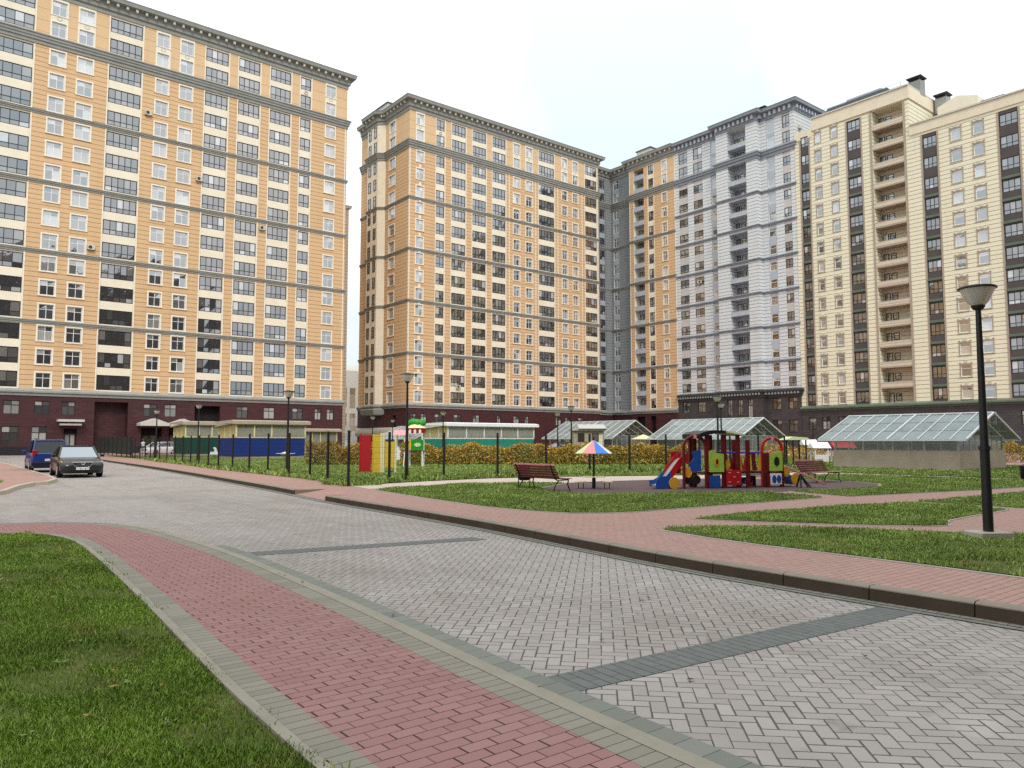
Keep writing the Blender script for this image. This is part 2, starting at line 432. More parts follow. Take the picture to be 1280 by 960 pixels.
def grass_mat(name, a, b, c):
    t = NT(name, .6, .25)
    ge = t.new('NewGeometry')
    r = t.ramp(ge.outputs['Random Per Island'], [(0., a), (.55, b), (1., c)])
    patch = t.ramp(t.noise(.8, 4), [(.38, 0.), (.64, 1.)])
    col = t.mix(t.math('MULTIPLY', patch, .5), r, tuple(q * .42 for q in a))
    dry = t.ramp(t.noise(1.9, 4), [(.56, 0.), (.70, 1.)])
    col = t.mix(t.math('MULTIPLY', dry, .6), col, sv(140, 130, 76))
    t.base(col)
    t.b.inputs['Subsurface Weight'].default_value = 0
    MATS[name] = t.m
grass_mat('grass_near', sv(98, 126, 38), sv(136, 168, 54), sv(182, 194, 106))
grass_mat('grass_far', sv(110, 138, 56), sv(142, 168, 76), sv(182, 194, 120))
plain('clover', sv(96, 126, 64), .6, .2, 9.)

def sheet(name, poly, z, m, kind='structure'):
    mb = MB(); n = len(poly)
    mb.add([(x, y, z) for x, y in poly], [tuple(range(n))], m)
    o = mb.build(name, norm=False)
    if sum(poly[i][0] * poly[(i + 1) % n][1] - poly[(i + 1) % n][0] * poly[i][1] for i in range(n)) < 0: o.data.flip_normals()
    o['kind'] = kind; return o

def resample(pts, n):
    pts = np.array(pts, float)
    for _ in range(2):                                    # round the corners of the surveyed line
        q = pts[:-1] * .75 + pts[1:] * .25; r = pts[:-1] * .25 + pts[1:] * .75
        mid = np.empty((2 * len(q), 2)); mid[0::2] = q; mid[1::2] = r
        pts = np.vstack([pts[:1], mid, pts[-1:]])
    s = np.r_[0, np.cumsum(np.hypot(*np.diff(pts, axis=0).T))]
    u = np.linspace(0, s[-1], n)
    return np.c_[np.interp(u, s, pts[:, 0]), np.interp(u, s, pts[:, 1])]

def offset(pts, d):
    t_ = np.gradient(pts, axis=0); t_ /= np.linalg.norm(t_, axis=1)[:, None]
    return pts + np.c_[t_[:, 1], -t_[:, 0]] * d

def strip(name, a, b, z, m):
    mb = MB()
    n = len(a); vs = [(*p, z) for p in a] + [(*p, z) for p in b]
    mb.add(vs, [(i, n + i, n + i + 1, i + 1) for i in range(n - 1)], m)
    return structure(mb.build(name, norm=False))

sheet('ground', [(-400, -400), (500, -400), (500, 500), (-400, 500)], -.04, 'asphalt')
sheet('road', [(-60, -14), (16.5, -14), (16.5, 108.5), (-60, 108.5)], 0., 'road_pavers')

# --- left footpath, flush with the road: grass edge, header row, red bond, header row, flush curb, dark course
GE = resample([(1.55, -8), (1.6, 0), (1.65, 3), (1.70, 4.7), (1.78, 6), (1.91, 7.7), (2.05, 10), (2.18, 12.4), (2.24, 14.3), (2.1, 15.5), (1.45, 16.4), (0, 17.0), (-8, 17.7), (-25, 18.1)], 90)
RE = resample([(2.80, -8), (2.88, 0), (3.0, 2.9), (3.13, 4.7), (3.25, 6), (3.37, 7.5), (3.5, 10), (3.57, 11.6), (3.52, 14.0), (3.4, 15.8), (3.05, 17.1), (2.4, 17.95), (1.0, 18.5), (-8, 19.2), (-25, 19.7)], 90)
strip('footpath', offset(GE, .28), RE, .006, 'path_red')
strip('footpath_edge', offset(GE, .075), offset(GE, .28), .007, 'header_pavers')
strip('footpath_edge', RE, offset(RE, .20), .007, 'header_pavers')
strip('flush_curb', offset(RE, .20), offset(RE, .33), .010, 'flush_curb')
k = int(np.argmax(RE[:, 1] > 12.6))
strip('road_edge_course', offset(RE, .33)[:k], offset(RE, .50)[:k], .005, 'dark_course')
mb = MB()
n = len(GE)
pr = [(0.0, -.03), (0.0, .035), (.075, .03), (.075, -.03)]
mb.molding([tuple(p) for p in GE], pr, 'flush_curb')
structure(mb.build('curb'))

def band(y0l, y0r, w, xl):
    sheet('road_band', [(xl, y0l), (7.74, y0r), (7.74, y0r + w), (xl, y0l + w)], .004, 'dark_band')
band(3.77, 3.42, .37, 3.57); band(11.06, 10.42, .40, 4.03)

# --- right-hand kerb, with a dropped opening, and the raised court behind it
K = resample([(7.9, -12), (7.9, 0), (7.93, 2.6), (7.91, 4.3), (7.97, 6.46), (8.29, 8.83), (8.78, 12.73), (9.17, 20.08), (9.71, 24.0), (11.79, 48.3), (12.85, 70.5), (15.5, 108)], 400)
def kx(y): return float(np.interp(y, K[:, 1], K[:, 0]))
mb = MB(); y = -12.
prof = [(-.15, -.03), (-.15, .146), (-.025, .146), (0, .12), (.012, -.03)]
while y < 105:
    L = 1.0 if y < 40 else 4.0
    if not (19.9 < y + .5 < 22.9):
        mb.molding([(kx(y + L - .012), y + L - .012), (kx(y), y)], prof, 'kerb_shade_dirt')
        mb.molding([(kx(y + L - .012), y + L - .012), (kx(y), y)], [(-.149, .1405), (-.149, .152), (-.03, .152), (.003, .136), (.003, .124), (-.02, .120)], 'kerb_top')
    y += L
structure(mb.build('kerb'))
mb = MB()
ys = np.arange(-12, 60, 1.)
def gut(name, a, b, z, m):
    strip(name, np.array([(kx(y) - b, y) for y in ys]), np.array([(kx(y) - a, y) for y in ys]), z, m)
gut('gutter', .0, .10, .006, 'header_pavers'); gut('gutter', .10, .13, .0055, 'plinth_dark'); gut('gutter', .13, .21, .0058, 'dark_course'); gut('gutter', .21, .235, .0055, 'plinth_dark')

ky = [y for y in np.arange(-12, 106, 2.)]
edge = []
for y in ky:
    if abs(y - 20) < .1:
        edge += [(kx(19.9) + .14, 19.9), (kx(19.9) + 1.1, 19.9), (kx(22.9) + 1.1, 22.9), (kx(22.9) + .14, 22.9)]
    elif 19.9 < y < 22.9: continue
    else: edge.append((kx(y) + .14, y))
sheet('sidewalk', edge + [(15.6, 111), (150, 111), (150, -12)], .14, 'sidewalk_red')
mb = MB()
a0, a1, b0, b1 = (kx(19.9), 19.9), (kx(22.9), 22.9), (kx(19.9) + 1.1, 19.9), (kx(22.9) + 1.1, 22.9)
mb.quad((*a0, .012), (*b0, .14), (*b1, .14), (*a1, .012), 'sidewalk_red')
for s in (a0, a1):
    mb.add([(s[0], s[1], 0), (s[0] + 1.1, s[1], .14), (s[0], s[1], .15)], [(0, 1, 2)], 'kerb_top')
structure(mb.build('ramp', norm=False))

Zs = .14
LAWN_A = [(11.5, 21.3), (10.94, 17.41), (10.61, 14.61), (10.70, 13.0), (11.05, 11.95), (11.7, 11.45), (12.6, 11.25), (19.4, 10.95), (20.2, 13.0), (19.62, 13.81), (16.79, 15.16), (15.73, 15.57), (15.15, 17.09), (16.2, 19.0), (17.6, 19.8), (18.7, 20.5), (17.6, 21.6), (15.6, 22.5), (12.6, 22.0)]
LAWN_B = [(20.3, 10.75), (26.2, 9.65), (29, 9.3), (40, 8.3), (41.5, 10.4), (36, 10.9), (34.9, 11.6), (34.3, 12.9), (34.0, 18.3), (28.2, 19.2), (28.1, 14.5), (27.3, 13.2), (25.6, 12.35), (23.2, 12.4), (21.0, 12.9)]
LAWN_C = [(35.6, 19.2), (35.4, 13.1), (36.5, 11.7), (52, 10.2), (56, 16), (50, 27), (36, 25), (35, 20.6)]
LAWN_2 = [(12.05, 9.5), (12.7, 8.3), (13.42, 7.2), (14.3, 6.15), (14.75, 5.95), (15.2, 6.2), (15.76, 6.35), (16.87, 6.42), (19.06, 6.47), (19.5, 7.4), (19.35, 8.75), (16.4, 9.3), (13.2, 9.6)]
LAWN_3 = [(19.95, 8.75), (24, 8.5), (40, 6.9), (40, 4), (21, 4.9), (19.8, 6.2)]
LAWN_4 = [(10.2, 8.72), (9.95, 7.6), (9.85, 6.54), (9.85, 4.9), (9.78, 3.19), (9.7, 0), (9.6, -8), (17, -8), (16, 0), (14.7, 3.7), (13.7, 5.3), (12.9, 6.6), (12.2, 7.55), (11.0, 8.5)]
LAWN_D = [(12.1, 24.1), (12.75, 29.3), (13.1, 37), (13.8, 47), (14.44, 53), (16.2, 75), (16.5, 90), (40, 90), (62, 70), (75, 40), (56, 28), (36, 27), (35, 20.9), (30, 21.1), (25, 23.1), (21.5, 24.8), (18.6, 25.2), (15.6, 24.9)]
LAWN_L = [tuple(p) for p in GE] + [(-25, -8)]
for nm, P_ in (('lawn', LAWN_A), ('lawn', LAWN_B), ('lawn', LAWN_C), ('lawn', LAWN_2), ('lawn', LAWN_3), ('lawn', LAWN_4), ('lawn', LAWN_D)):
    sheet(nm, P_, .162, 'soil_grass')
sheet('lawn', LAWN_L, .012, 'soil_grass')
sheet('playground_surface', [(15.05, 17.1), (15.65, 15.5), (16.75, 15.08), (19.55, 13.75), (21.0, 12.95), (23.16, 12.5), (25.6, 12.45), (27.2, 13.3), (27.95, 14.5), (28.0, 17), (25, 19.6), (21, 20.5), (18.8, 20.6), (17.5, 19.75), (16.1, 18.95)], .150, 'rubber_tiles')
sheet('path', [(11.6, 21.9), (11.9, 23.8), (15.6, 24.8), (18.6, 25.1), (21.5, 24.6), (25, 22.9), (30, 20.9), (35, 20.4), (35.4, 19), (35.2, 13), (36.4, 11.55), (41, 10.9), (41, 10.5), (36, 11.0), (35.0, 11.7), (34.4, 12.9), (34.1, 18.4), (28.1, 19.3), (25, 19.8), (21, 20.7), (18.9, 20.7), (18.0, 21.6), (15.6, 22.6), (12.5, 22.1)], .146, 'pale_path')
mb = MB()
for P_ in (LAWN_A, LAWN_2, LAWN_4, LAWN_B, LAWN_3):
    q = P_ + [P_[0]]
    if sum(q[i][0] * q[i + 1][1] - q[i + 1][0] * q[i][1] for i in range(len(q) - 1)) < 0: q = q[::-1]   # counter-clockwise: outward is right
    mb.molding(q, [(0, .10), (0, .153), (.06, .151), (.06, .10)], 'concrete')
structure(mb.build('curb'))

# --- kerbed island at far left
ISL = [(2.32, 28.3), (2.52, 28.8), (3.17, 31.7), (3.84, 33.7), (4.33, 34.2), (4.95, 36.45), (5.14, 40.0), (5.3, 49), (5.5, 58), (5.6, 72), (-14, 72), (-14, 27.4)]
sheet('traffic_island', ISL, .12, 'sidewalk_red')
mb = MB(); q = ISL[::1][:10]
mb.molding(q[::1], [(-.13, -.02), (-.13, .135), (-.02, .135), (0, .12), (.012, -.02)], 'concrete_warm')
structure(mb.build('kerb'))
LAWN_I = [(2.2, 32.3), (2.9, 34.6), (2.95, 36.2), (2.0, 38), (-12, 41), (-12, 31.8), (1.2, 31.6)]
sheet('lawn', LAWN_I, .135, 'soil_grass')

# ------------------------------------------------------------------ grass blades
def inside(poly, p):
    poly = np.array(poly); x, y = p[:, 0], p[:, 1]; c = np.zeros(len(p), bool)
    for (x0, y0), (x1, y1) in zip(poly, np.roll(poly, -1, 0)):
        m = ((y0 > y) != (y1 > y))
        with np.errstate(divide='ignore', invalid='ignore'):
            c ^= m & (x < (x1 - x0) * (y - y0) / (y1 - y0) + x0)
    return c

def blades(name, polys, z0, dens, hmin, hmax, mat, box=None, near=4.0, pw=1.6, label=None, maxn=400000, wide=1.0, lean=.6):
    pts = []
    for poly in polys:
        a = np.array(poly); lo, hi = a.min(0), a.max(0)
        if box: lo = np.maximum(lo, box[:2]); hi = np.minimum(hi, box[2:])
        area = np.prod(hi - lo); nn = int(min(area * dens, 3.5e6))
        p = lo + RNG.random((nn, 2)) * (hi - lo)
        d = np.hypot(p[:, 0], p[:, 1])
        keep = RNG.random(nn) < np.minimum(1, (near / np.maximum(d, .1)) ** pw)
        p = p[keep]; p = p[inside(poly, p)]
        thin = np.sin(p[:, 0] * 3.1 + 2 * np.sin(p[:, 1] * 1.3)) + np.sin(p[:, 1] * 2.7 + 1.7 * np.sin(p[:, 0] * 1.9 + 1)) + .8 * np.sin(p[:, 0] * 7.3 + p[:, 1] * 5.9)
        p = p[RNG.random(len(p)) < np.where(thin < -1.0, .16, 1.)]
        p = p + RNG.normal(size=p.shape) * .035
        pts.append(p)
    p = np.vstack(pts)
    if len(p) > maxn: p = p[RNG.permutation(len(p))[:maxn]]
    n = len(p); d = np.hypot(p[:, 0], p[:, 1])
    # tufts: height varies in patches
    patch = .5 + .5 * np.sin(p[:, 0] * 2.1 + 1.3 * np.sin(p[:, 1] * 1.7)) * np.sin(p[:, 1] * 2.6 + 1.1 * np.sin(p[:, 0] * 1.3))
    h = (hmin + (hmax - hmin) * RNG.random(n) ** 1.6) * (.65 + .7 * patch)
    w = wide * (.0045 + .0035 * RNG.random(n)) * np.maximum(1, d / 8.0)
    a = RNG.random(n) * 6.283; b = RNG.random(n) * 6.283; ln = h * lean * RNG.random(n) * 1.6
    ca, sa = np.cos(a) * w, np.sin(a) * w; cb, sb = np.cos(b), np.sin(b)
    V = np.empty((n, 5, 3))
    mx, my = p[:, 0] + cb * ln * .35, p[:, 1] + sb * ln * .35
    V[:, 0] = np.c_[p[:, 0] - ca, p[:, 1] - sa, np.full(n, z0)]
    V[:, 1] = np.c_[p[:, 0] + ca, p[:, 1] + sa, np.full(n, z0)]
    V[:, 2] = np.c_[mx + ca * .8, my + sa * .8, z0 + h * .6]
    V[:, 3] = np.c_[mx - ca * .8, my - sa * .8, z0 + h * .6]
    V[:, 4] = np.c_[p[:, 0] + cb * ln, p[:, 1] + sb * ln, z0 + h]
    me = bpy.data.meshes.new(name)
    me.vertices.add(n * 5); me.vertices.foreach_set('co', V.reshape(-1))
    o5 = np.arange(n) * 5
    loops = np.c_[o5, o5 + 1, o5 + 2, o5 + 3, o5 + 3, o5 + 2, o5 + 4].reshape(-1)
    me.loops.add(n * 7); me.loops.foreach_set('vertex_index', loops.astype(np.int32))
    ls = np.empty((n, 2), np.int32); ls[:, 0] = np.arange(n) * 7; ls[:, 1] = ls[:, 0] + 4
    me.polygons.add(n * 2); me.polygons.foreach_set('loop_start', ls.reshape(-1))
    me.materials.append(MATS[mat]); me.update(calc_edges=True); me.validate()
    o = link(name, me)
    tag(o, label, 'grass', kind='stuff'); return o

blades('grass', [LAWN_L], .012, 16000, .015, .046, 'grass_near', (-7, 2.5, 3, 18), 4.6, 1.4, 'short green lawn grass left of the red brick footpath', 900000, .56)
blades('grass', [LAWN_4, LAWN_2, LAWN_3], .162, 3000, .02, .055, 'grass_far', (9, -3, 30, 12), 10., 1.5, 'green lawn grass between the brick paths near the tall lamp', 170000, .7)
blades('grass', [LAWN_A, LAWN_B], .162, 1500, .02, .055, 'grass_far', None, 14., 1.6, 'mown green lawn around the playground', 150000, .75)
blades('grass', [LAWN_C, LAWN_D], .162, 260, .03, .08, 'grass_far', (11.5, 11, 60, 75), 24., 1.5, 'rough green grass inside the wire fence', 110000, .9)
blades('grass', [LAWN_I], .135, 300, .04, .1, 'grass_far', (-6, 30, 4, 42), 30., 1.5, 'small patch of grass on the kerbed island by the parked cars', 8000)

# taller weeds along the two fence lines
FR1 = [(11.8, 23.8), (12.9, 30), (13.3, 42), (14.0, 49), (14.95, 62), (15.9, 70)]
def weed_poly(line, w0, w1):
    l = np.array(line); t_ = np.gradient(l, axis=0); t_ /= np.linalg.norm(t_, axis=1)[:, None]; nn = np.c_[t_[:, 1], -t_[:, 0]]
    return [tuple(q) for q in l + nn * w0] + [tuple(q) for q in (l + nn * w1)[::-1]]
FR2 = [(12.0, 24.0), (14.6, 25.4), (20, 25.6), (30, 25.5), (41, 25.5)]
blades('weeds', [weed_poly(FR1, -.15, 1.2), weed_poly(FR2, -1.3, .4)], .162, 800, .05, .24, 'grass_far', None, 26., 1., 'tall green weeds along the foot of the wire fence', 36000, 1.2, .8)

# low clover leaves and a few fallen leaves on the near lawn, tufts in the paving joints
mb = MB()
for _ in range(90):
    x, y = random.uniform(-4, 1.6), random.uniform(3.2, 12)
    if x > np.interp(y, GE[:, 1][:60], GE[:, 0][:60]) - .1: continue
    for q in range(random.randint(3, 8)):
        a = random.random() * 6.28; r = random.uniform(.01, .06); s = random.uniform(.008, .018); z = .045 + random.random() * .02
        cx, cy = x + r * math.cos(a), y + r * math.sin(a)
        mb.add([(cx + s * math.cos(a + b), cy + s * math.sin(a + b), z + random.uniform(-.006, .006)) for b in (0, 1.3, 2.6, 3.9, 5.2)], [(0, 1, 2, 3, 4)], 'clover')
tag(mb.build('clover', norm=False), 'pale clover leaves scattered in the near lawn', 'clover', kind='stuff')
plain('dry_leaf', sv(150, 116, 62), .8, .3, 9.)
plain('dark_leaf', sv(74, 62, 44), .8, .3, 9.)
mb = MB()
for _ in range(260):
    if random.random() < .5: x, y, z = random.uniform(-3, 1.6), random.uniform(3.2, 14), .06
    else: x, y, z = random.uniform(2.3, 8.4), random.uniform(2.8, 20), .016
    if z > .05 and x > np.interp(y, GE[:, 1][:60], GE[:, 0][:60]) - .05: continue
    if z < .05 and x > kx(y) - .05: continue
    a = random.random() * 6.28; s = random.uniform(.012, .028)
    mb.add([(x + s * f * math.cos(a + b), y + s * f * math.sin(a + b), z + random.uniform(0, .008)) for b, f in ((0, 1.2), (1., .6), (2.3, .7), (3.1, 1.1), (4., .7), (5.2, .6))],
           [(0, 1, 2, 3, 4, 5)], random.choice(('dry_leaf', 'dark_leaf')))
tag(mb.build('fallen_leaves', norm=False), 'small brown fallen leaves on the paving and lawn', 'leaves', kind='stuff')
pts_j = [tuple(p) for p in offset(GE, .08)[5:60]]
jp = []
for p in pts_j:
    if random.random() < .3: jp.append((p[0] + random.uniform(-.02, .02), p[1] + random.uniform(-.1, .1)))
tp = [[(x - .03, y - .06), (x + .03, y - .06), (x + .03, y + .06), (x - .03, y + .06)] for x, y in jp]
blades('weeds', tp, .01, 5000, .015, .05, 'grass_near', None, 6., 1.2, 'small weed tufts in the joints beside the footpath curb', 9000, .8, 1.0)

# ================================================================== BUILDINGS
class Front:
    """a facade plane: 'y' faces -Y at y=c (u is X); 'x' faces -X at x=c (u is Y)"""
    def __init__(s, axis, c): s.axis, s.c = axis, c; s.rot = 0. if axis == 'y' else -math.pi / 2
    def pt(s, u, d, z): return (u, s.c - d, z) if s.axis == 'y' else (s.c - d, u, z)
    def box(s, mb, u0, u1, d0, d1, z0, z1, m):
        a, b = s.pt(u0, d0, z0), s.pt(u1, d1, z1)
        mb.box(min(a[0], b[0]), max(a[0], b[0]), min(a[1], b[1]), max(a[1], b[1]), z0, z1, m)

def wall(mb, fr, u0, u1, z0, z1, zones, default):
    """grid wall with openings and set-back or proud zones; every change of depth gets its reveal"""
    us = sorted({round(v, 4) for zn in zones for v in zn[:2] if u0 < v < u1} | {u0, u1})
    zs = sorted({round(v, 4) for zn in zones for v in zn[2:4] if z0 < v < z1} | {z0, z1})
    nu, nz = len(us) - 1, len(zs) - 1
    D = [[0.] * nz for _ in range(nu)]; M = [[default] * nz for _ in range(nu)]
    for a, b, c, e, d, m in zones:
        for i in range(nu):
            um = (us[i] + us[i + 1]) / 2
            if not a < um < b: continue
            for j in range(nz):
                if c < (zs[j] + zs[j + 1]) / 2 < e: D[i][j] = d; M[i][j] = m
    for i in range(nu):
        j = 0
        while j < nz:                                  # merge equal cells up the column
            e = j
            while e + 1 < nz and D[i][e + 1] == D[i][j] and M[i][e + 1] == M[i][j]: e += 1
            if M[i][j]:
                d = D[i][j]
                mb.quad(fr.pt(us[i], d, zs[j]), fr.pt(us[i + 1], d, zs[j]), fr.pt(us[i + 1], d, zs[e + 1]), fr.pt(us[i], d, zs[e + 1]), M[i][j])
            j = e + 1
        for j in range(nz):
            if i + 1 < nu and D[i][j] != D[i + 1][j]:
                a, b = D[i][j], D[i + 1][j]; m = (M[i][j] if a > b else M[i + 1][j]) or default
                mb.quad(fr.pt(us[i + 1], a, zs[j]), fr.pt(us[i + 1], b, zs[j]), fr.pt(us[i + 1], b, zs[j + 1]), fr.pt(us[i + 1], a, zs[j + 1]), m)
            if j + 1 < nz and D[i][j] != D[i][j + 1]:
                a, b = D[i][j], D[i][j + 1]; m = (M[i][j] if a > b else M[i][j + 1]) or default
                mb.quad(fr.pt(us[i], a, zs[j + 1]), fr.pt(us[i + 1], a, zs[j + 1]), fr.pt(us[i + 1], b, zs[j + 1]), fr.pt(us[i], b, zs[j + 1]), m)

WCACHE = {}
def window_meshes(w, h, style, n):
    key = (round(w, 2), round(h, 2), style, n)
    if key in WCACHE: return WCACHE[key]
    f, p = MB(), MB(); hw = w / 2
    st = dict(white=('win_white', 'white_trim', .13, .16), dark=('win_dark', None, .05, .06), cream=('win_white', 'taupe_trim', .12, .20),
              base=('win_brown', None, .08, .14), plain=('win_white', None, .1, .16), slit=('win_dark', None, .08, .14), darkbase=('win_dark', None, .12, .14))[style]
    fm, sm, y0, _ = st
    if style in ('white', 'cream'):
        s = .17 if style == 'white' else .15
        f.box(-hw - s, -hw, -.06, .03, -s * .2, h + s, sm); f.box(hw, hw + s, -.06, .03, -s * .2, h + s, sm)
        f.box(-hw, hw, -.06, .03, h, h + s, sm)
        f.box(-hw - s - .04, hw + s + .04, -.12, .04, -.14, -s * .2 - .003, 'white_trim' if style == 'white' else 'stone_light')
        if style == 'cream':
            f.prism([(-.16, h + s + .003), (.16, h + s + .003), (.24, h + s + .42), (-.24, h + s + .42)], 'y', -.10, .02, 'stone_light')
            for sx in (-1, 1): f.box(sx * (hw + s * .5) - .12, sx * (hw + s * .5) + .12, -.08, .02, h + s + .003, h + s + .14, 'taupe_trim')
    b = .075 if fm == 'win_white' else .10
    f.box(-hw, hw, y0, y0 + .07, 0, b, fm); f.box(-hw, hw, y0, y0 + .07, h - b, h, fm)
    f.box(-hw, -hw + b, y0, y0 + .07, b, h - b, fm); f.box(hw - b, hw, y0, y0 + .07, b, h - b, fm)
    zt = h * (.34 if style == 'dark' else .66)
    if style == 'slit': zt = h * .62
    m = b * .8; xs = np.linspace(-hw + b, hw - b, n + 1)
    f.box(-hw + b, hw - b, y0 + .003, y0 + .067, zt - m / 2, zt + m / 2, fm)
    for x in xs[1:-1]:
        f.box(x - m / 2, x + m / 2, y0 + .005, y0 + .065, b, zt - m / 2, fm); f.box(x - m / 2, x + m / 2, y0 + .005, y0 + .065, zt + m / 2, h - b, fm)
    yp = y0 + .04; rr = random.Random(repr(key))
    for i in range(n):
        for za, zb in ((b * .5, zt), (zt, h - b * .5)):
            t1, t2 = rr.uniform(-.014, .014), rr.uniform(-.014, .014)
            xa, xb = xs[i] - .01, xs[i + 1] + .01
            p.quad((xa, yp + t1, za), (xb, yp - t1 + t2, za), (xb, yp - t1 - t2, zb), (xa, yp + t1 - t2, zb), {'dark': 'loggia_pane', 'base': 'base_pane', 'darkbase': 'loggia_pane', 'slit': 'loggia_pane'}.get(style, 'glass_pane'))
    def me(mb, nm):
        o = mb.build(nm, norm=False); d = o.data; bpy.data.objects.remove(o); return d
    WCACHE[key] = (me(f, 'window_frame'), me(p, 'pane')); return WCACHE[key]

def put_window(root, fr, u, z, w, h, style, n=2, d=0., name='window'):
    a, b = window_meshes(w, h, style, n)
    o = link(name, a, root, fr.pt(u, d, z), fr.rot); link('pane', b, o)
    return o

def columns(root, fr, zones, cols, floors):
    """cols: (u0,u1,style,panes); floors: [(z,h)].  Adds the openings to zones and links one window per opening."""
    for a, b, style, n in cols:
        for z, h in floors:
            hh = h
            u0, u1 = min(a, b), max(a, b)
            if style == 'white': u0 += .17; u1 -= .17; hh = h - .1
            elif style == 'cream': u0 += .15; u1 -= .15
            elif style == 'dark': u0 += .06; u1 -= .06
            dd = -.06 if style == 'dark' else 0.
            zones.append((u0, u1, z, z + hh, dd - .30, None))
            put_window(root, fr, (u0 + u1) / 2, z, u1 - u0, hh, style, n, dd, 'loggia_window' if style == 'dark' else 'window')

def floors3(zb, zt, n, h):
    p = (zt - zb + .8) / n
    return [(zb + .14 + i * p, h) for i in range(n)]
GROUPS = [(8.25, 16.35), (16.95, 25.35), (25.95, 34.35), (34.95, 43.35), (43.95, 52.45)]
FL = [f for g in GROUPS for f in floors3(*g, 3, 1.98)] + [(54.15, 1.95), (57.0, 1.95)]
COURSE = lambda z: [(0, z - .56), (.08, z - .56), (.10, z - .46), (.10, z - .38), (.20, z - .32), (.20, z - .20), (.27, z - .15), (.27, z - .06), (0, z)]
BIGCOURSE = [(0, 52.5), (.14, 52.5), (.14, 52.85), (.30, 52.95), (.30, 53.2), (.42, 53.3), (.42, 53.55), (.55, 53.65), (.55, 53.8), (0, 53.95)]
BASECOURSE = [(0, 7.35), (.2, 7.35), (.22, 7.62), (.42, 7.75), (.42, 7.95), (.30, 8.0), (0, 8.24)]
CORNICE = [(0, 59.2), (.12, 59.2), (.12, 59.7), (.35, 59.8), (.35, 60.35), (.40, 60.4), (.40, 60.75), (1.05, 60.82), (1.12, 61.2), (1.2, 61.4), (0, 61.5)]

def dentils(mb, path, z0, z1, d0, d1, pitch, w, m):
    for a, b in zip(path[:-1], path[1:]):
        a, b = Vector(a), Vector(b); L = (b - a).length
        if L < 1.: continue
        t_ = (b - a) / L; nn = Vector((t_.y, -t_.x)); k = max(1, int(L / pitch))
        for i in range(k):
            c = a + t_ * ((i + .5) * L / k)
            vs = []
            for zz in (z0, z1):
                for s, d in ((-1, d0), (1, d0), (1, d1), (-1, d1)):
                    q = c + t_ * (s * w / 2) + nn * d; vs.append((q.x, q.y, zz))
            mb.add(vs, [(0, 3, 2, 1), (4, 5, 6, 7), (0, 1, 5, 4), (1, 2, 6, 5), (2, 3, 7, 6), (3, 0, 4, 7)], m)

def trims(root, path, m='stone_trim', light='stone_light', courses=(16.95, 25.95, 34.95, 43.95), cornice=CORNICE, big=BIGCOURSE, base=BASECOURSE, den=(60.35, 60.76, .40, .85)):
    mb = MB(); mb.molding(path, cornice, m); dentils(mb, path, *den, 1.2, .30, light); mb.build('cornice', root)
    mb = MB(); mb.molding(path, big, m); mb.build('string_course', root)
    for z in courses:
        mb = MB(); mb.molding(path, COURSE(z), m); mb.build('string_course', root)
    mb = MB(); mb.molding(path, base, m); mb.build('base_course', root)

def ring(mb, fr, u, z, r=.28):
    n = 14
    for i in range(n):
        a, b = 6.2832 * i / n, 6.2832 * (i + 1) / n
        P_ = lambda an, rr, d: fr.pt(u + rr * math.cos(an), d, z + rr * .9 * math.sin(an))
        for (ra, rb, da, db) in ((r - .07, r - .07, .0, .07), (r - .07, r + .05, .07, .07), (r + .05, r + .05, .07, .0)):
            mb.quad(P_(a, ra, da), P_(b, ra, da), P_(b, rb, db), P_(a, rb, db), 'stone_light')

def upper_panels(mb, fr, zones, cols):
    """white panel with a ring ornament between the two top windows of a white-framed column"""
    for a, b, style, n in cols:
        u0, u1 = min(a, b), max(a, b)
        zones.append((u0 - .02, u1 + .02, 53.96, 59.2, .04, 'cream_panel'))
        ring(mb, fr, (u0 + u1) / 2, 56.55)

def trim_lines(zones, us, z0, z1, m='white_trim', w=.13, d=.05):
    for u in us: zones.append((u - w / 2, u + w / 2, z0, z1, d, m))

def loggia_zone(zones, cols, z0, z1, m='cream_panel', line=True):
    for a, b, style, n in cols:
        if style == 'dark':
            zones.append((min(a, b), max(a, b), z0, z1, -.06, m))
            if line: trim_lines(zones, (min(a, b) - .07, max(a, b) + .07), z0, z1)

def volume(mb, x0, x1, y0, y1, z0, z1, m, roof='roof_metal', skip=()):
    """back, side and roof faces of a block; skip names the sides that a facade already closes"""
    if '-y' not in skip: mb.quad((x0, y0, z0), (x1, y0, z0), (x1, y0, z1), (x0, y0, z1), m)
    if '+y' not in skip: mb.quad((x0, y1, z0), (x1, y1, z0), (x1, y1, z1), (x0, y1, z1), m)
    if '-x' not in skip: mb.quad((x0, y0, z0), (x0, y1, z0), (x0, y1, z1), (x0, y0, z1), m)
    if '+x' not in skip: mb.quad((x1, y0, z0), (x1, y1, z0), (x1, y1, z1), (x1, y0, z1), m)
    mb.quad((x0, y0, z1), (x1, y0, z1), (x1, y1, z1), (x0, y1, z1), roof)

def air_unit(root, fr, u, z, d=0.):
    mb = MB()
    fr.box(mb, u - .42, u + .42, d + .12, d + .42, z, z + .62, 'stone_light')
    fr.box(mb, u - .40, u - .34, d + .0, d + .40, z - .06, z - .003, 'dark_trim'); fr.box(mb, u + .34, u + .40, d + .0, d + .40, z - .06, z - .003, 'dark_trim')
    n = 12
    c = [fr.pt(u - .1 + .24 * math.cos(6.283 * i / n), d + .425, z + .31 + .24 * math.sin(6.283 * i / n)) for i in range(n)]
    mb.add(c, [tuple(range(n))], 'dark_trim')
    mb.build('air_conditioner', root, norm=False)

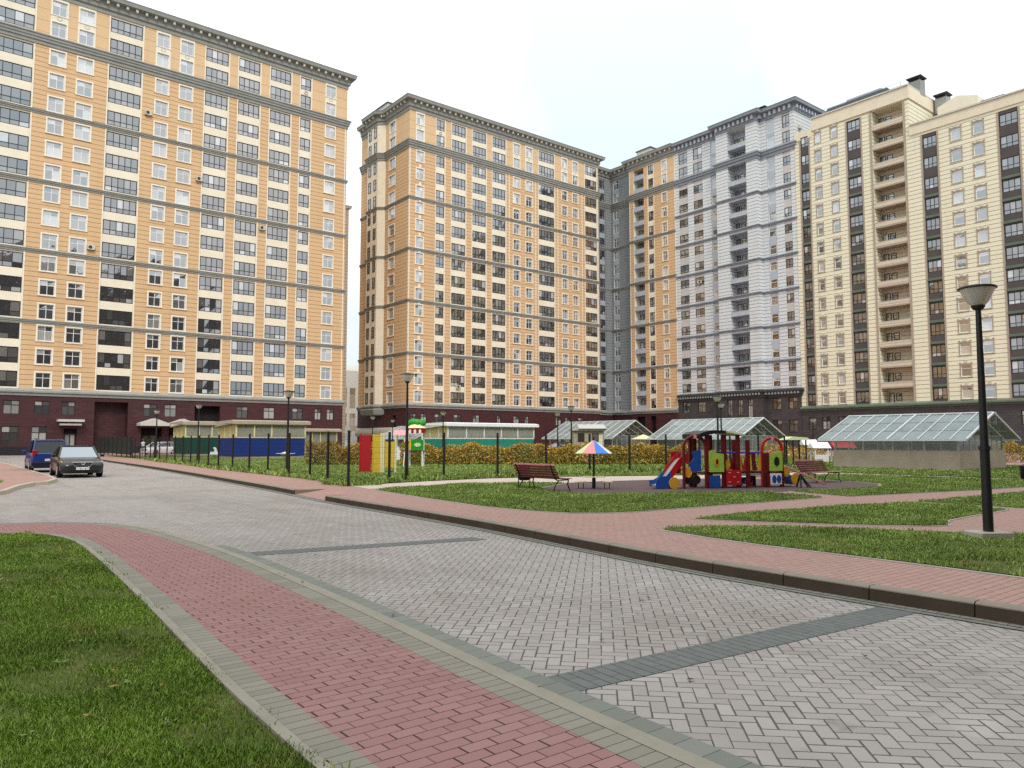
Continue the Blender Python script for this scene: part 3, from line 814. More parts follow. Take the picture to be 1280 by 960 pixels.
def canopy(root, x0, x1, y, z, gable=False, m='stone_light'):
    mb = MB()
    if gable:
        xm = (x0 + x1) / 2
        mb.prism([(x0, z), (x1, z), (x1, z + .35), (xm, z + 1.0), (x0, z + .35)], 'y', y - 2.2, y - .02, m)
    else:
        mb.box(x0, x1, y - 1.5, y - .02, z + .45, z + .75, m); mb.box(x0 + .25, x1 - .25, y - 1.2, y - .02, z, z + .25, m)
        mb.box(x0 + .4, x1 - .4, y - 1.1, y - .02, z + .253, z + .447, 'dark_trim')
    return mb.build('entrance_canopy', root)

# ------------------------------------------------------------------ left orange tower
FY = Front('y', 111.2)
T1 = thing('apartment_building', 'tall orange apartment block at far left with a dark maroon base behind the parked cars', 'building', (24, 111.2, 0), 0)
T1.location = (0, 0, 0)
c_log = [(5.0, 10.35, 'dark', 5), (18.96, 23.05, 'dark', 5), (31.47, 34.78, 'dark', 4), (36.25, 39.5, 'dark', 4), (41.06, 44.37, 'dark', 4), (45.88, 47.67, 'dark', 2)]
c_win = [(12.03, 14.01, 'white', 2), (15.15, 17.21, 'white', 2), (24.73, 26.64, 'white', 2), (27.88, 29.87, 'white', 2), (50.03, 51.91, 'white', 2)]
mb = MB(); zn = []
zn.append((-70, 54, 53.95, 59.2, 0., 'orange_smooth'))
upper_panels(mb, FY, zn, c_win)
zn.append((45.75, 47.8, 53.96, 59.2, .04, 'cream_panel')); ring(mb, FY, 46.78, 56.55)
loggia_zone(zn, c_log, 8.24, 59.2)
trim_lines(zn, (53.6,), 8.24, 52.5)
columns(T1, FY, zn, c_log + c_win, FL)
# maroon base
zn.append((-70, 54, 0, 7.6, .08, 'maroon_tile')); zn.append((-70, 54, 0, 1.0, .14, 'plinth_dark'))
def base_win(root, fr, zones, u0, u1, z0, z1, style='base', n=2, d=.08):
    zones.append((u0, u1, z0, z1, d - .3, None)); put_window(root, fr, (u0 + u1) / 2, z0, u1 - u0, z1 - z0, style, n, d)
for a, b in ((8.96, 10.7), (12.2, 13.9), (15.15, 16.7), (24.75, 26.45), (27.4, 29.0), (37.2, 38.9), (41.2, 42.9), (45.6, 47.3), (49.2, 50.3), (51.2, 52.4)):
    base_win(T1, FY, zn, a, b, 5.0, 6.75)
for a, b in ((8.9, 10.7), (12.0, 13.7), (37.2, 38.9), (41.2, 42.9)): base_win(T1, FY, zn, a, b, 1.3, 3.55)
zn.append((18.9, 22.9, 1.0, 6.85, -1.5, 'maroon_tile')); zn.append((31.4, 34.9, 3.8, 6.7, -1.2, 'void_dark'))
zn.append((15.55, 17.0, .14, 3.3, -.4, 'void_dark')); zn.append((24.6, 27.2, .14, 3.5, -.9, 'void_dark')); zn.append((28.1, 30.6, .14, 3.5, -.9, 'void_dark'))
wall(mb, FY, -70., 53.9, 0., 59.3, zn, 'orange_render')
volume(mb, -70, 53.9, 111.2, 127, 0, 59.3, 'orange_render', skip=('-y',))
mb.build('wall', T1)
for u0, z0, w, h in ((19.9, 4.0, 1.3, 1.4), (21.9, 5.0, 1.0, 1.7)): put_window(T1, FY, u0, z0, w, h, 'base', 1, -1.49)
trims(T1, [(-70, 111.2), (53.9, 111.2), (53.9, 127)])
canopy(T1, 14.7, 17.6, 111.1, 3.7); canopy(T1, 24.0, 27.6, 111.1, 3.75, True); canopy(T1, 27.75, 31.2, 111.1, 3.75, True)
d_ = MB(); FY.box(d_, 15.6, 16.95, -.30, -.24, .14, 2.7, 'win_brown')
FY.box(d_, 15.75, 16.2, -.235, -.22, .4, 2.5, 'base_pane'); FY.box(d_, 16.35, 16.8, -.235, -.22, .4, 2.5, 'base_pane'); d_.build('door', T1)
for a in (24.9, 28.4):
    d_ = MB(); FY.box(d_, a, a + 1.9, -.85, -.78, .14, 2.6, 'win_dark'); FY.box(d_, a + .15, a + .9, -.775, -.76, .4, 2.4, 'loggia_pane'); FY.box(d_, a + 1.0, a + 1.75, -.775, -.76, .4, 2.4, 'loggia_pane'); d_.build('door', T1)
for u, z in ((24.0, 46.6), (17.7, 26.7), (31.0, 38.8), (40.25, 33.3)): air_unit(T1, FY, u, z)
# narrow stair wing set back behind its right-hand end, and the roof hatch
mb = MB(); FW = Front('y', 127.0)
zw = [(54.6, 56.4, z, z + 2.2, -.06, 'cream_panel') for z in np.arange(9.2, 42, 3.08)]
wall(mb, FW, 53.9, 62.2, 0, 45.2, zw, 'taupe_render'); volume(mb, 53.9, 62.2, 127, 137, 0, 45.2, 'taupe_render', skip=('-y',))
mb.molding([(53.9, 127), (62.2, 127), (62.2, 137)], [(0, 44.6), (.35, 44.7), (.45, 45.2), (0, 45.3)], 'stone_light'); mb.build('rear_wing', T1)
mb = MB(); mb.box(50.4, 52.2, 112.5, 114, 61.4, 62.3, 'roof_metal'); mb.box(50.2, 52.4, 112.3, 114.2, 62.303, 62.4, 'dark_trim'); mb.build('roof_hatch', T1)

# ------------------------------------------------------------------ middle orange tower (faces the court, its narrow side to the left)
T2 = thing('apartment_building', 'orange apartment block in the middle with a projecting bay on its narrow shaded side', 'building')
c_log = [(71.14, 72.95, 'dark', 2), (74.46, 77.54, 'dark', 4), (79.02, 82.15, 'dark', 4), (83.6, 86.77, 'dark', 4), (94.98, 99.1, 'dark', 5), (107.56, 110.98, 'dark', 4)]
c_win = [(66.94, 68.71, 'white', 2), (88.48, 90.31, 'white', 2), (91.58, 93.47, 'white', 2), (101.0, 102.72, 'white', 2), (103.93, 105.69, 'white', 2)]
mb = MB(); zn = [(65.7, 111.4, 53.95, 59.2, 0., 'orange_smooth')]
upper_panels(mb, FY, zn, c_win)
zn.append((71.0, 73.1, 53.96, 59.2, .04, 'cream_panel')); ring(mb, FY, 72.05, 56.55)
loggia_zone(zn, c_log, 8.24, 59.2); trim_lines(zn, (65.8, 111.3, 87.6, 94.2, 100.0, 106.7), 8.24, 52.5)
for z, h in FL[:15]:                                    # keystones over the corner windows
    FY.box(mb, 67.62, 68.03, 0, .09, z + h + .06, z + h + .62, 'white_trim')
columns(T2, FY, zn, c_log + c_win, FL)
zn.append((65.7, 111.4, 0, 7.6, .08, 'maroon_tile')); zn.append((65.7, 111.4, 0, 1., .14, 'plinth_dark'))
for px0, px1 in ((513, 520), (526, 533), (543, 552.5), (567, 576), (590.5, 599), (621, 625.5), (641.5, 648.5), (655.6, 660.5), (694, 701), (706, 712), (722, 729)):
    mx = lambda p: float(np.interp(p, [508.8, 528, 563, 607, 632, 650.5, 674, 711, 748], [65.7, 68.71, 74.46, 82.15, 86.77, 90.31, 94.98, 102.72, 110.98]))
    base_win(T2, FY, zn, mx(px0), mx(px1), 4.75, 6.45); base_win(T2, FY, zn, mx(px0), mx(px1), 1.4, 3.4)
wall(mb, FY, 65.7, 111.4, 0, 59.3, zn, 'orange_render')
FS = Front('x', 65.7); zs_ = [(111.2, 129, 53.95, 59.2, 0., 'orange_smooth'), (111.2, 129, 0, 7.6, .08, 'maroon_tile')]
c_side = [(116.0, 118.3, 'white', 1)]
trim_lines(zs_, (111.3,), 8.24, 52.5)
zs_.append((115.9, 118.4, 53.96, 59.2, .04, 'cream_panel')); ring(mb, FS, 117.15, 56.55)
columns(T2, FS, zs_, c_side, FL)
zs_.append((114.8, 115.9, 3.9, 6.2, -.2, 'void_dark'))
wall(mb, FS, 111.2, 129., 0, 59.3, zs_, 'orange_render')
volume(mb, 65.7, 111.4, 111.2, 129, 0, 59.3, 'orange_render', skip=('-y', '-x'))
# projecting polygonal bay on the side
BAY = [(65.7, 125.3), (64.6, 124.5), (64.6, 120.5), (65.7, 119.6)]
mb.molding(BAY, [(-.3, 8.0), (0, 8.24), (0, 60.), (-.3, 60.)], 'cream_panel')
for (x0, y0), (x1, y1) in ((BAY[1], BAY[2]),):
    for z, h in FL:
        pass
mb.molding([(65.7, 126), (64.2, 124.9), (64.2, 120.1), (65.7, 119)], [(-.5, 6.2), (.0, 6.4), (.2, 7.3), (-.2, 7.5)], 'stone_trim')
mb.molding([(65.6, 129.), (65.6, 111.3)], [(.0, 2.6), (.35, 2.7), (.45, 3.1), (.45, 3.5), (.35, 3.9), (0, 4.1)], 'stone_light')
mb.build('wall', T2)
FB = Front('x', 64.6)
for z, h in FL:
    for u in (121.5, 123.5): put_window(T2, FB, u, z, .9, h, 'slit', 1, .16, 'bay_window')
PATH2 = [(65.7, 129), (65.7, 125.3), (64.6, 124.5), (64.6, 120.5), (65.7, 119.6), (65.7, 111.2), (111.4, 111.2), (111.4, 115.6)]
trims(T2, PATH2)
air_unit(T2, FY, 76.0, 11.0); 
mb = MB(); mb.box(66.4, 69.0, 111.8, 113.6, 61.42, 62.0, 'dark_trim'); mb.box(65.9, 69.5, 119.5, 125, 61.42, 63.4, 'stone_light'); mb.box(65.7, 69.7, 119.3, 125.2, 63.403, 63.55, 'roof_metal'); mb.build('roof_hatch', T2)

# ------------------------------------------------------------------ corner wing: grey recess and orange face of the right-hand row
T3 = thing('apartment_building', 'narrow corner block with a grey recess and an orange face with open balconies', 'building')
FG = Front('y', 115.6); FGX = Front('x', 119.7); FX = Front('x', 118.3)
mb = MB()
zn = [(111.4, 119.7, 0, 7.6, .06, 'maroon_tile'), (113.8, 116.0, 8.24, 59.2, .16, 'grey_render'), (117.9, 119.7, 8.24, 59.2, .12, 'grey_render')]
cg = [(112.6, 113.7, 'dark', 1), (116.2, 117.8, 'dark', 2)]
loggia_zone(zn, cg, 8.24, 59.2, 'pale_grey_wall', False)
columns(T3, FG, zn, cg, FL); wall(mb, FG, 111.4, 119.7, 0, 59.3, zn, 'grey_render')
zn = [(108.7, 115.6, 0, 7.6, .06, 'maroon_tile'), (113.1, 114.9, 8.24, 59.2, -.05, 'pale_grey_wall')]
columns(T3, FGX, zn, [(113.2, 114.8, 'plain', 2)], FL); wall(mb, FGX, 108.7, 115.6, 0, 59.3, zn, 'grey_render')
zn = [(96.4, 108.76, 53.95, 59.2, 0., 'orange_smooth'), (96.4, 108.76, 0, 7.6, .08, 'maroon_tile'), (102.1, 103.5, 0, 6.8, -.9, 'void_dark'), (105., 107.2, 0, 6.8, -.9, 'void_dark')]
co = [(102.05, 103.51, 'dark', 2), (98.4, 99.9, 'white', 2)]
upper_panels(mb, FX, zn, co[1:]); loggia_zone(zn, co, 8.24, 59.2); trim_lines(zn, (96.5, 108.65, 107.5, 104.8), 8.24, 59.1)
columns(T3, FX, zn, co, FL)
for u0, u1 in ((104.69, 107.53),):
    zn.append((u0, u1, 8.3, 59.0, -1.5, 'pale_grey_wall'))
for (z, h) in FL:
    pass
wall(mb, FX, 96.4, 108.76, 0, 59.3, zn, 'orange_render')
mb.quad(FX.pt(108.76, 0, 0), FX.pt(108.76, -1.4, 0), FX.pt(108.76, -1.4, 59.3), FX.pt(108.76, 0, 59.3), 'orange_render')
volume(mb, 119.7, 132, 96.4, 128, 0, 59.3, 'grey_render', skip=('-x', '-y')); mb.build('wall', T3)

def balconies(root, fr, u0, u1, floors, depth, slab='pale_grey_wall', rail='pale_grey_wall', name='balcony', rail_h=.62, d=0.):
    um = (u0 + u1) / 2; w = u1 - u0
    p = MB()
    p.box(-w / 2 + .01, w / 2 - .01, .02, depth - .02, -.28, -.05, slab)
    p.box(-w / 2 + .01, w / 2 - .01, .02, .14, -.047, rail_h, rail); p.box(-w / 2 + .012, w / 2 - .012, .0, .17, rail_h + .003, rail_h + .07, 'stone_light')
    o0 = p.build('balcony'); me = o0.data; bpy.data.objects.remove(o0)
    q = MB(); q.box(-.45, .45, -.03, .02, 0, 2.2, 'win_dark'); q.box(-.33, .33, -.04, -.033, .1, 2.1, 'loggia_pane')
    o1 = q.build('balcony_door'); md = o1.data; bpy.data.objects.remove(o1)
    sgn = 1 if fr.axis == 'x' else -1
    for z in floors:
        link(name, me, root, fr.pt(um, d, z), fr.rot)
        link('balcony_door', md, root, fr.pt(um + sgn * (w / 2 - .62), d - depth + .05, z), fr.rot)
        put_window(root, fr, um + sgn * (w / 2 - 1.75) if w > 3.5 else um - .3 * sgn, z + 1.05, .9, 1.1, 'slit', 1, d - depth + .13)
balconies(T3, FX, 104.69, 107.53, [z for z, h in FL], 1.5)
PATH3 = [(111.42, 115.6), (119.7, 115.6), (119.7, 108.76), (118.3, 108.76), (118.3, 96.4)]
trims(T3, PATH3)
mb = MB(); mb.box(120, 126, 104.2, 108, 61.4, 63.6, 'stone_light'); mb.box(119.8, 126.2, 104, 108.2, 63.603, 63.8, 'roof_metal'); mb.build('roof_house', T3)

# ------------------------------------------------------------------ white tower
T4 = thing('apartment_building', 'white apartment tower with grey cornices, a projecting balcony bay and a dark grey base', 'building')
FXW = Front('x', 117.1)
WG = [10.85, 15.95, 22.1, 28.25, 34.35, 40.45, 46.55, 52.5]
WF = []
for a, b in zip(WG[:-1], WG[1:]): WF += [(a + .32, 1.62), (a + .32 + (b - a) * .51, 1.62)]
WF += [(54.0, 2.0), (56.75, 2.2)]
mb = MB()
zn = [(70.15, 96.4, 0, 10.2, .1, 'grey_tile')]
cl = [(95.47, 93.26, 'dark', 2), (91.92, 89.68, 'dark', 2), (72.46, 70.96, 'dark', 2)]; cw = [(87.6, 86.3, 'plain', 1), (75.5, 74.1, 'plain', 1)]
loggia_zone(zn, cl, 10.8, 59.4, 'grey_panel', False)
for a, b, s, n in cw: zn.append((min(a, b) - .12, max(a, b) + .12, 10.8, 59.4, -.07, 'pale_grey_wall'))
columns(T4, FX, zn, cl + cw, WF)
zn.append((77.0, 85.5, 10.9, 59.3, 0., None))
def slot(fr, zones, u0, u1, z0, z1, root, d=.1): base_win(root, fr, zones, u0, u1, z0, z1, 'darkbase', 2, d)
for u in (94.4, 90.8, 74.8, 71.7): slot(FX, zn, u - .85, u + .85, 7.2, 9.2, T4); slot(FX, zn, u - .85, u + .85, 3.2, 5.4, T4)
wall(mb, FX, 70.15, 96.4, 0, 59.5, zn, 'white_render')
zb = [(76.9, 85.6, 0, 10.2, .1, 'grey_tile'), (79.09, 82.99, 10.9, 59.3, -2.0, 'pale_grey_wall')]
for u in (83.6, 81.4, 79.3): slot(FXW, zb, u - .5, u + .5, 5.6, 9.2, T4)
wall(mb, FXW, 76.9, 85.6, 0, 59.8, zb, 'white_render')
for u, s in ((76.9, -.1), (85.6, .1)):
    mb.quad((117.1, u, 10.2), (118.3, u, 10.2), (118.3, u, 59.8), (117.1, u, 59.8), 'white_render')
    mb.quad((117.0, u + s, 0), (118.3, u + s, 0), (118.3, u + s, 10.3), (117.0, u + s, 10.3), 'grey_tile'); mb.quad((117.0, u, 0), (117.0, u + s, 0), (117.0, u + s, 10.3), (117.0, u, 10.3), 'grey_tile')
mb.quad((118.3, 70.15, 0), (131, 70.15, 0), (131, 70.15, 59.5), (118.3, 70.15, 59.5), 'white_render')
volume(mb, 118.3, 131, 70.15, 96.4, 0, 59.5, 'white_render', skip=('-x', '-y')); mb.build('wall', T4)
balconies(T4, FXW, 79.09, 82.99, [z - .9 for z, h in WF], 2.0, 'blue_light', 'pale_grey_wall', 'balcony', .5)
PATH4 = [(118.3, 96.4), (118.3, 85.6), (117.1, 85.6), (117.1, 76.9), (118.3, 76.9), (118.3, 70.15), (131, 70.15)]
WC = lambda z: [(0, z - .5), (.12, z - .5), (.12, z - .3), (.26, z - .25), (.26, z - .08), (0, z)]
mb = MB(); mb.molding(PATH4, [(0, 59.3), (.12, 59.3), (.12, 60.15), (.2, 60.2), (.2, 60.5), (.95, 60.6), (1.0, 61.0), (1.1, 61.15), (0, 61.3)], 'blue_trim'); dentils(mb, PATH4, 59.75, 60.45, .12, .55, .95, .42, 'blue_light'); mb.build('cornice', T4)
mb = MB(); mb.molding(PATH4, [(0, 52.4), (.15, 52.4), (.15, 52.9), (.35, 53.0), (.35, 53.35), (.5, 53.45), (.5, 53.65), (0, 53.8)], 'blue_trim'); mb.build('string_course', T4)
for z in WG[1:-1]: mb = MB(); mb.molding(PATH4, WC(z), 'blue_trim'); mb.build('string_course', T4)
mb = MB(); mb.molding(PATH4, [(.1, 9.4), (.25, 9.4), (.25, 9.7), (.4, 9.8), (.4, 10.2), (.6, 10.3), (.6, 10.6), (0, 10.85)], 'dark_trim'); dentils(mb, PATH4, 9.85, 10.2, .4, .56, .6, .3, 'stone_trim'); mb.build('base_course', T4)
mb = MB(); mb.box(121, 123, 77.5, 79.2, 61.2, 63.1, 'blue_light'); mb.box(120.8, 123.2, 77.3, 79.4, 63.3, 63.45, 'dark_trim')
for x in (121.05, 122.85):
    for y in (77.55, 79.05): mb.box(x, x + .1, y, y + .1, 63.103, 63.297, 'dark_trim')
mb.build('vent_stack', T4)
mb = MB(); mb.box(120.6, 124, 81.5, 84.6, 61.2, 62.9, 'blue_light'); mb.box(120.4, 124.2, 81.3, 84.8, 62.903, 63.05, 'dark_trim'); mb.build('roof_house', T4)
air_unit(T4, FX, 90.6, 32.0); 
mb = MB(); mb.box(119.6, 120.4, 69.75, 70.13, 56.3, 57.0, 'stone_light'); mb.build('air_conditioner', T4)

# ------------------------------------------------------------------ cream tower
T5 = thing('apartment_building', 'cream apartment tower with dark loggia strips, open balconies and a green ledge above its base', 'building')
CF = [(7.8 + 3.165 * i, 1.72) for i in range(15)]
mb = MB(); base = [(20., 70.1, 0, 6.9, .1, 'grey_tile')]
def strip_zone(zn, u0, u1, z0, z1):
    zn.append((u0, u1, z0, z1, -.06, 'brown_panel'))
    for u in (u0 - .12, u1 + .12): zn.append((u - .12, u + .12, z0, z1, .06, 'taupe_trim'))
def ledges(root, fr, cols, fl):
    for a, b, s, n in cols:
        if s != 'dark': continue
        for z, h in fl[:-3]:
            l = MB(); fr.box(l, min(a, b) + .02, max(a, b) - .02, -.055, .10, z + h + .18, z + h + .55, 'green_ledge'); l.build('ledge', root)
clow = [(47.03, 49.1, 'dark', 3), (38.8, 36.4, 'dark', 3)]; cw = [(43.6, 45.25, 'cream', 1), (40.65, 42.25, 'cream', 1), (30.5, 32.1, 'cream', 1), (27.5, 29.1, 'cream', 1)]
zn = list(base)
for a, b, s, n in clow: strip_zone(zn, min(a, b), max(a, b), 7.5, 48.0)
zn.append((20., 50.9, 48.4, 49.9, .16, 'parapet_cream'))
columns(T5, FX, zn, clow + cw, CF[:13])
for u in (45., 41.5, 37., 48.): slot(FX, zn, u - .8, u + .8, 3.9, 5.9, T5)
wall(mb, FX, 20., 50.9, 0, 49.9, zn, 'cream_render')
ct = [(58.49, 60.75, 'dark', 3), (67.5, 69.0, 'dark', 2)]; cw2 = [(65.2, 66.45, 'cream', 1), (62.3, 63.65, 'cream', 1)]
zn = [(50.9, 70.1, 0, 6.9, .1, 'grey_tile')]
for a, b, s, n in ct: strip_zone(zn, min(a, b), max(a, b), 7.5, 54.0)
zn.append((56.61, 58.2, 7.5, 54.3, -.04, 'cream_render')); zn.append((56.7, 57.0, 7.5, 54.3, .06, 'taupe_trim')); zn.append((51.45, 51.75, 7.5, 54.3, .06, 'taupe_trim'))
zn.append((51.81, 56.61, 7.6, 54.3, -2.0, 'taupe_render')); zn.append((50.9, 66.8, 54.4, 56.4, .16, 'parapet_cream')); zn.append((66.8, 70.1, 53.4, 54.9, .10, 'parapet_cream'))
columns(T5, FX, zn, ct + cw2, CF)
zn.append((66.8, 70.1, 54.9, 56.5, 0., None))
for u in (68.2, 65.8, 63., 59.6, 54.): slot(FX, zn, u - .7, u + .7, 3.6, 5.7, T5)
wall(mb, FX, 50.9, 70.1, 0, 56.4, zn, 'cream_render')
mb.quad((118.3, 50.9, 48), (130, 50.9, 48), (130, 50.9, 56.4), (118.3, 50.9, 56.4), 'cream_render')
mb.molding([(118.14, 50.9), (130, 50.9)], [(0, 54.4), (.16, 54.4), (.16, 56.4), (0, 56.4)], 'parapet_cream')
volume(mb, 118.3, 131, 20, 50.9, 0, 49.5, 'cream_render', skip=('-x',)); volume(mb, 118.3, 131, 50.9, 66.8, 0, 56.1, 'cream_render', skip=('-x', '-y')); volume(mb, 118.3, 131, 66.8, 70.1, 0, 54.6, 'cream_render', skip=('-x', '-y'))
mb.build('wall', T5)
ledges(T5, FX, clow, CF[:13]); ledges(T5, FX, ct, CF)
balconies(T5, FX, 51.81, 56.61, [z - .85 for z, h in CF], 2.0, 'taupe_trim', 'taupe_render')
mb = MB(); mb.molding([(118.3, 70.1), (118.3, 20.)], [(.1, 6.75), (.3, 6.8), (.3, 7.0), (.65, 7.08), (.65, 7.3), (.5, 7.4), (0, 7.55)], 'green_ledge'); mb.build('base_course', T5)
mb = MB(); mb.molding([(118.14, 66.8), (118.14, 50.9), (130, 50.9)], [(0, 56.38), (.18, 56.4), (.18, 56.62), (0, 56.66)], 'stone_light'); mb.molding([(118.14, 50.85), (118.14, 20)], [(0, 49.88), (.18, 49.9), (.18, 50.12), (0, 50.16)], 'stone_light'); mb.build('parapet_coping', T5)
def vent(x, y, z, s=1.0, m='stone_trim'):
    v = MB(); v.box(x - s, x + s, y - s, y + s, z, z + 2.4, m); v.box(x - s * 1.25, x + s * 1.25, y - s * 1.25, y + s * 1.25, z + 2.9, z + 3.08, 'dark_trim')
    for sx in (-1, 1):
        for sy in (-1, 1): v.box(x + sx * s * .9 - .06, x + sx * s * .9 + .06, y + sy * s * .9 - .06, y + sy * s * .9 + .06, z + 2.403, z + 2.897, 'dark_trim')
    v.build('vent_stack', T5)
vent(123.2, 51.6, 56.2, .9); vent(127.5, 49.5, 54.0, .85)
mb = MB(); mb.prism([(43.6, 49.5), (49.4, 49.5), (49.4, 54.2), (46.5, 55.2), (43.6, 54.2)], 'x', 125, 131, 'cream_panel'); mb.box(126, 130, 40.6, 43.2, 49.5, 53.2, 'cream_panel'); mb.box(125.7, 130.3, 40.3, 43.5, 53.203, 53.4, 'dark_trim'); mb.build('roof_house', T5)
mb = MB(); mb.prism([(53.2, 56.2), (66, 56.2), (64.6, 57.9), (54.6, 57.9)], 'x', 119.6, 130, 'roof_metal'); mb.box(121, 128, 56.2, 62, 57.903, 58.9, 'pale_grey_wall')
for y in np.arange(52, 66, 2.2): mb.tube((118.6, y, 56.5), (118.6, y, 57.5), .03, 'black_metal', n=5)
mb.tube((118.6, 52, 57.5), (118.6, 65.2, 57.5), .025, 'black_metal', n=5); mb.tube((118.6, 52, 57.0), (118.6, 65.2, 57.0), .02, 'black_metal', n=5); mb.build('roof_railing', T5)

# ------------------------------------------------------------------ white office seen through the gap
T6 = thing('office_building', 'small white modern building seen through the gap between the two orange blocks', 'building')
FO = Front('y', 165.); mb = MB(); zo = []
for i in range(6):
    u = 79.6 + i * 2.2
    zo.append((u, u + 1.6, 9.4, 14.4, -.2, None)); put_window(T6, FO, u + .8, 9.4, 1.6, 5.0, 'plain', 1)
    zo.append((u, u + 1.6, 4.9, 8.3, -.2, None)); put_window(T6, FO, u + .8, 4.9, 1.6, 3.4, 'plain', 2)
wall(mb, FO, 74, 96, 0, 18.5, zo, 'white_paint'); volume(mb, 74, 96, 165, 180, 0, 18.5, 'white_paint', skip=('-y',)); mb.build('wall', T6)
mb = MB(); mb.prism([(165.2, 18.5), (176, 18.5), (170, 20.4)], 'x', 76, 96, 'stone_light'); mb.build('roof', T6)
mb = MB(); mb.box(77, 95, 155, 160, 4.0, 5.2, 'stone_light'); mb.box(77, 95, 155.2, 160, 0.2, 1.9, 'white_paint')
for i in range(8): mb.box(77.2 + i * 2.4, 77.5 + i * 2.4, 155.4, 156, 1.903, 3.997, 'white_paint')
tag(mb.build('passage_arcade'), 'low grey arcade across the gap between the two orange blocks', 'arcade')

# ------------------------------------------------------------------ unseen block added behind the camera to darken low window reflections
T7 = thing('apartment_building', 'unseen dark grey block added behind the camera to darken the lower window reflections', 'building')
mb = MB(); volume(mb, -70, 80, -46, -30, 7.6, 52, 'slate_render'); volume(mb, -70.1, 80.1, -46.1, -29.9, 0, 7.6, 'maroon_tile'); mb.build('wall', T7)
mb = MB()
for z in (16.4, 25.4, 34.4, 43.4): mb.box(-70.2, 80.2, -30, -29.7, z, z + .5, 'stone_trim')
mb.build('string_course', T7)

# ================================================================== OBJECTS
plain('blue_board', sv(18, 50, 124), .5, .08, 2.)
plain('green_board', sv(10, 70, 56), .5, .08, 2.)
plain('teal_board', sv(40, 138, 118), .5, .08, 2.)
plain('cream_frame', sv(228, 216, 170), .6, .05, 3.)
plain('shed_board', sv(176, 168, 150), .7, .08, 2.)
plain('shed_side', sv(196, 180, 128), .7, .1, 3.)
plain('pale_roof', sv(182, 178, 170), .6, .06, 2.)
plain('brown_roof', sv(176, 162, 146), .7, .08, 2.)
plain('white_roof', sv(240, 240, 240), .5, .04, 2.)
plain('red_paint', sv(176, 24, 34), .4, .06, 4., .4)
plain('dark_red_paint', sv(104, 20, 24), .4, .08, 4., .4)
plain('yellow_paint', sv(216, 184, 56), .4, .06, 4., .4)
plain('orange_paint', sv(214, 158, 52), .4, .06, 4., .4)
plain('blue_paint', sv(28, 76, 154), .4, .06, 4., .4)
plain('light_blue', sv(74, 134, 226), .5, .05, 4.)
plain('green_paint', sv(158, 192, 78), .4, .06, 4., .4)
plain('leaf_green', sv(40, 150, 40), .4, .06, 4., .4)
plain('pink_paint', sv(240, 150, 152), .5, .05, 4.)
plain('violet_paint', sv(70, 60, 160), .4, .05, 4., .4)
plain('pale_green', sv(206, 222, 168), .5, .05, 4.)
plain('bench_wood', sv(100, 26, 30), .5, .18, 5., .4)
plain('bench_wood_light', sv(196, 130, 122), .5, .15, 5., .4)
plain('bin_green', sv(24, 40, 34), .5, .1, 5.)
plain('galvanised', sv(160, 166, 164), .45, .1, 4., .5)
t = NT('lamp_bowl', .35, .4); t.base(sv(206, 204, 196)); t.b.inputs['Transmission Weight'].default_value = .25; MATS['lamp_bowl'] = t.m
def glass(name, tint, refl, dirt, dcol):
    m = bpy.data.materials.new(name); m.use_nodes = True; nt = m.node_tree; n, l = nt.nodes, nt.links; n.clear()
    out = n.new('ShaderNodeOutputMaterial'); tr = n.new('ShaderNodeBsdfTransparent'); tr.inputs[0].default_value = (*tint, 1)
    gl = n.new('ShaderNodeBsdfGlossy'); gl.inputs['Roughness'].default_value = .08; gl.inputs[0].default_value = (.9, .95, .93, 1)
    di = n.new('ShaderNodeBsdfDiffuse'); di.inputs[0].default_value = (*dcol, 1)
    lw = n.new('ShaderNodeLayerWeight'); lw.inputs[0].default_value = .5; pw = n.new('ShaderNodeMath'); pw.operation = 'POWER'; pw.inputs[1].default_value = 4.; l.new(lw.outputs['Facing'], pw.inputs[0])
    fr = n.new('ShaderNodeMath'); fr.operation = 'MULTIPLY_ADD'; fr.inputs[1].default_value = refl; fr.inputs[2].default_value = .04; l.new(pw.outputs[0], fr.inputs[0])
    ge = n.new('ShaderNodeNewGeometry'); no = n.new('ShaderNodeTexNoise'); no.inputs['Scale'].default_value = 1.4; no.inputs['Detail'].default_value = 4
    l.new(ge.outputs['Position'], no.inputs['Vector'])
    ma = n.new('ShaderNodeMath'); ma.operation = 'MULTIPLY_ADD'; ma.inputs[1].default_value = dirt * .8; ma.inputs[2].default_value = dirt * .6
    l.new(no.outputs['Fac'], ma.inputs[0])
    pa = n.new('ShaderNodeMath'); pa.operation = 'MULTIPLY_ADD'; pa.inputs[1].default_value = .25; l.new(ge.outputs['Random Per Island'], pa.inputs[0]); l.new(ma.outputs[0], pa.inputs[2])
    m1 = n.new('ShaderNodeMixShader'); l.new(pa.outputs[0], m1.inputs[0]); l.new(tr.outputs[0], m1.inputs[1]); l.new(di.outputs[0], m1.inputs[2])
    m2 = n.new('ShaderNodeMixShader'); l.new(fr.outputs[0], m2.inputs[0]); l.new(m1.outputs[0], m2.inputs[1]); l.new(gl.outputs[0], m2.inputs[2])
    l.new(m2.outputs[0], out.inputs[0]); MATS[name] = m
glass('roof_glass', (.72, .76, .75), .42, .40, sv(160, 167, 165))
glass('side_glass', (.70, .76, .74), .5, .12, sv(150, 160, 156))
glass('shelter_glass', (.75, .78, .74), .4, .45, sv(176, 174, 160))

RZ = R(51.55 - 90)      # turned square to the camera: local x runs along the picture plane

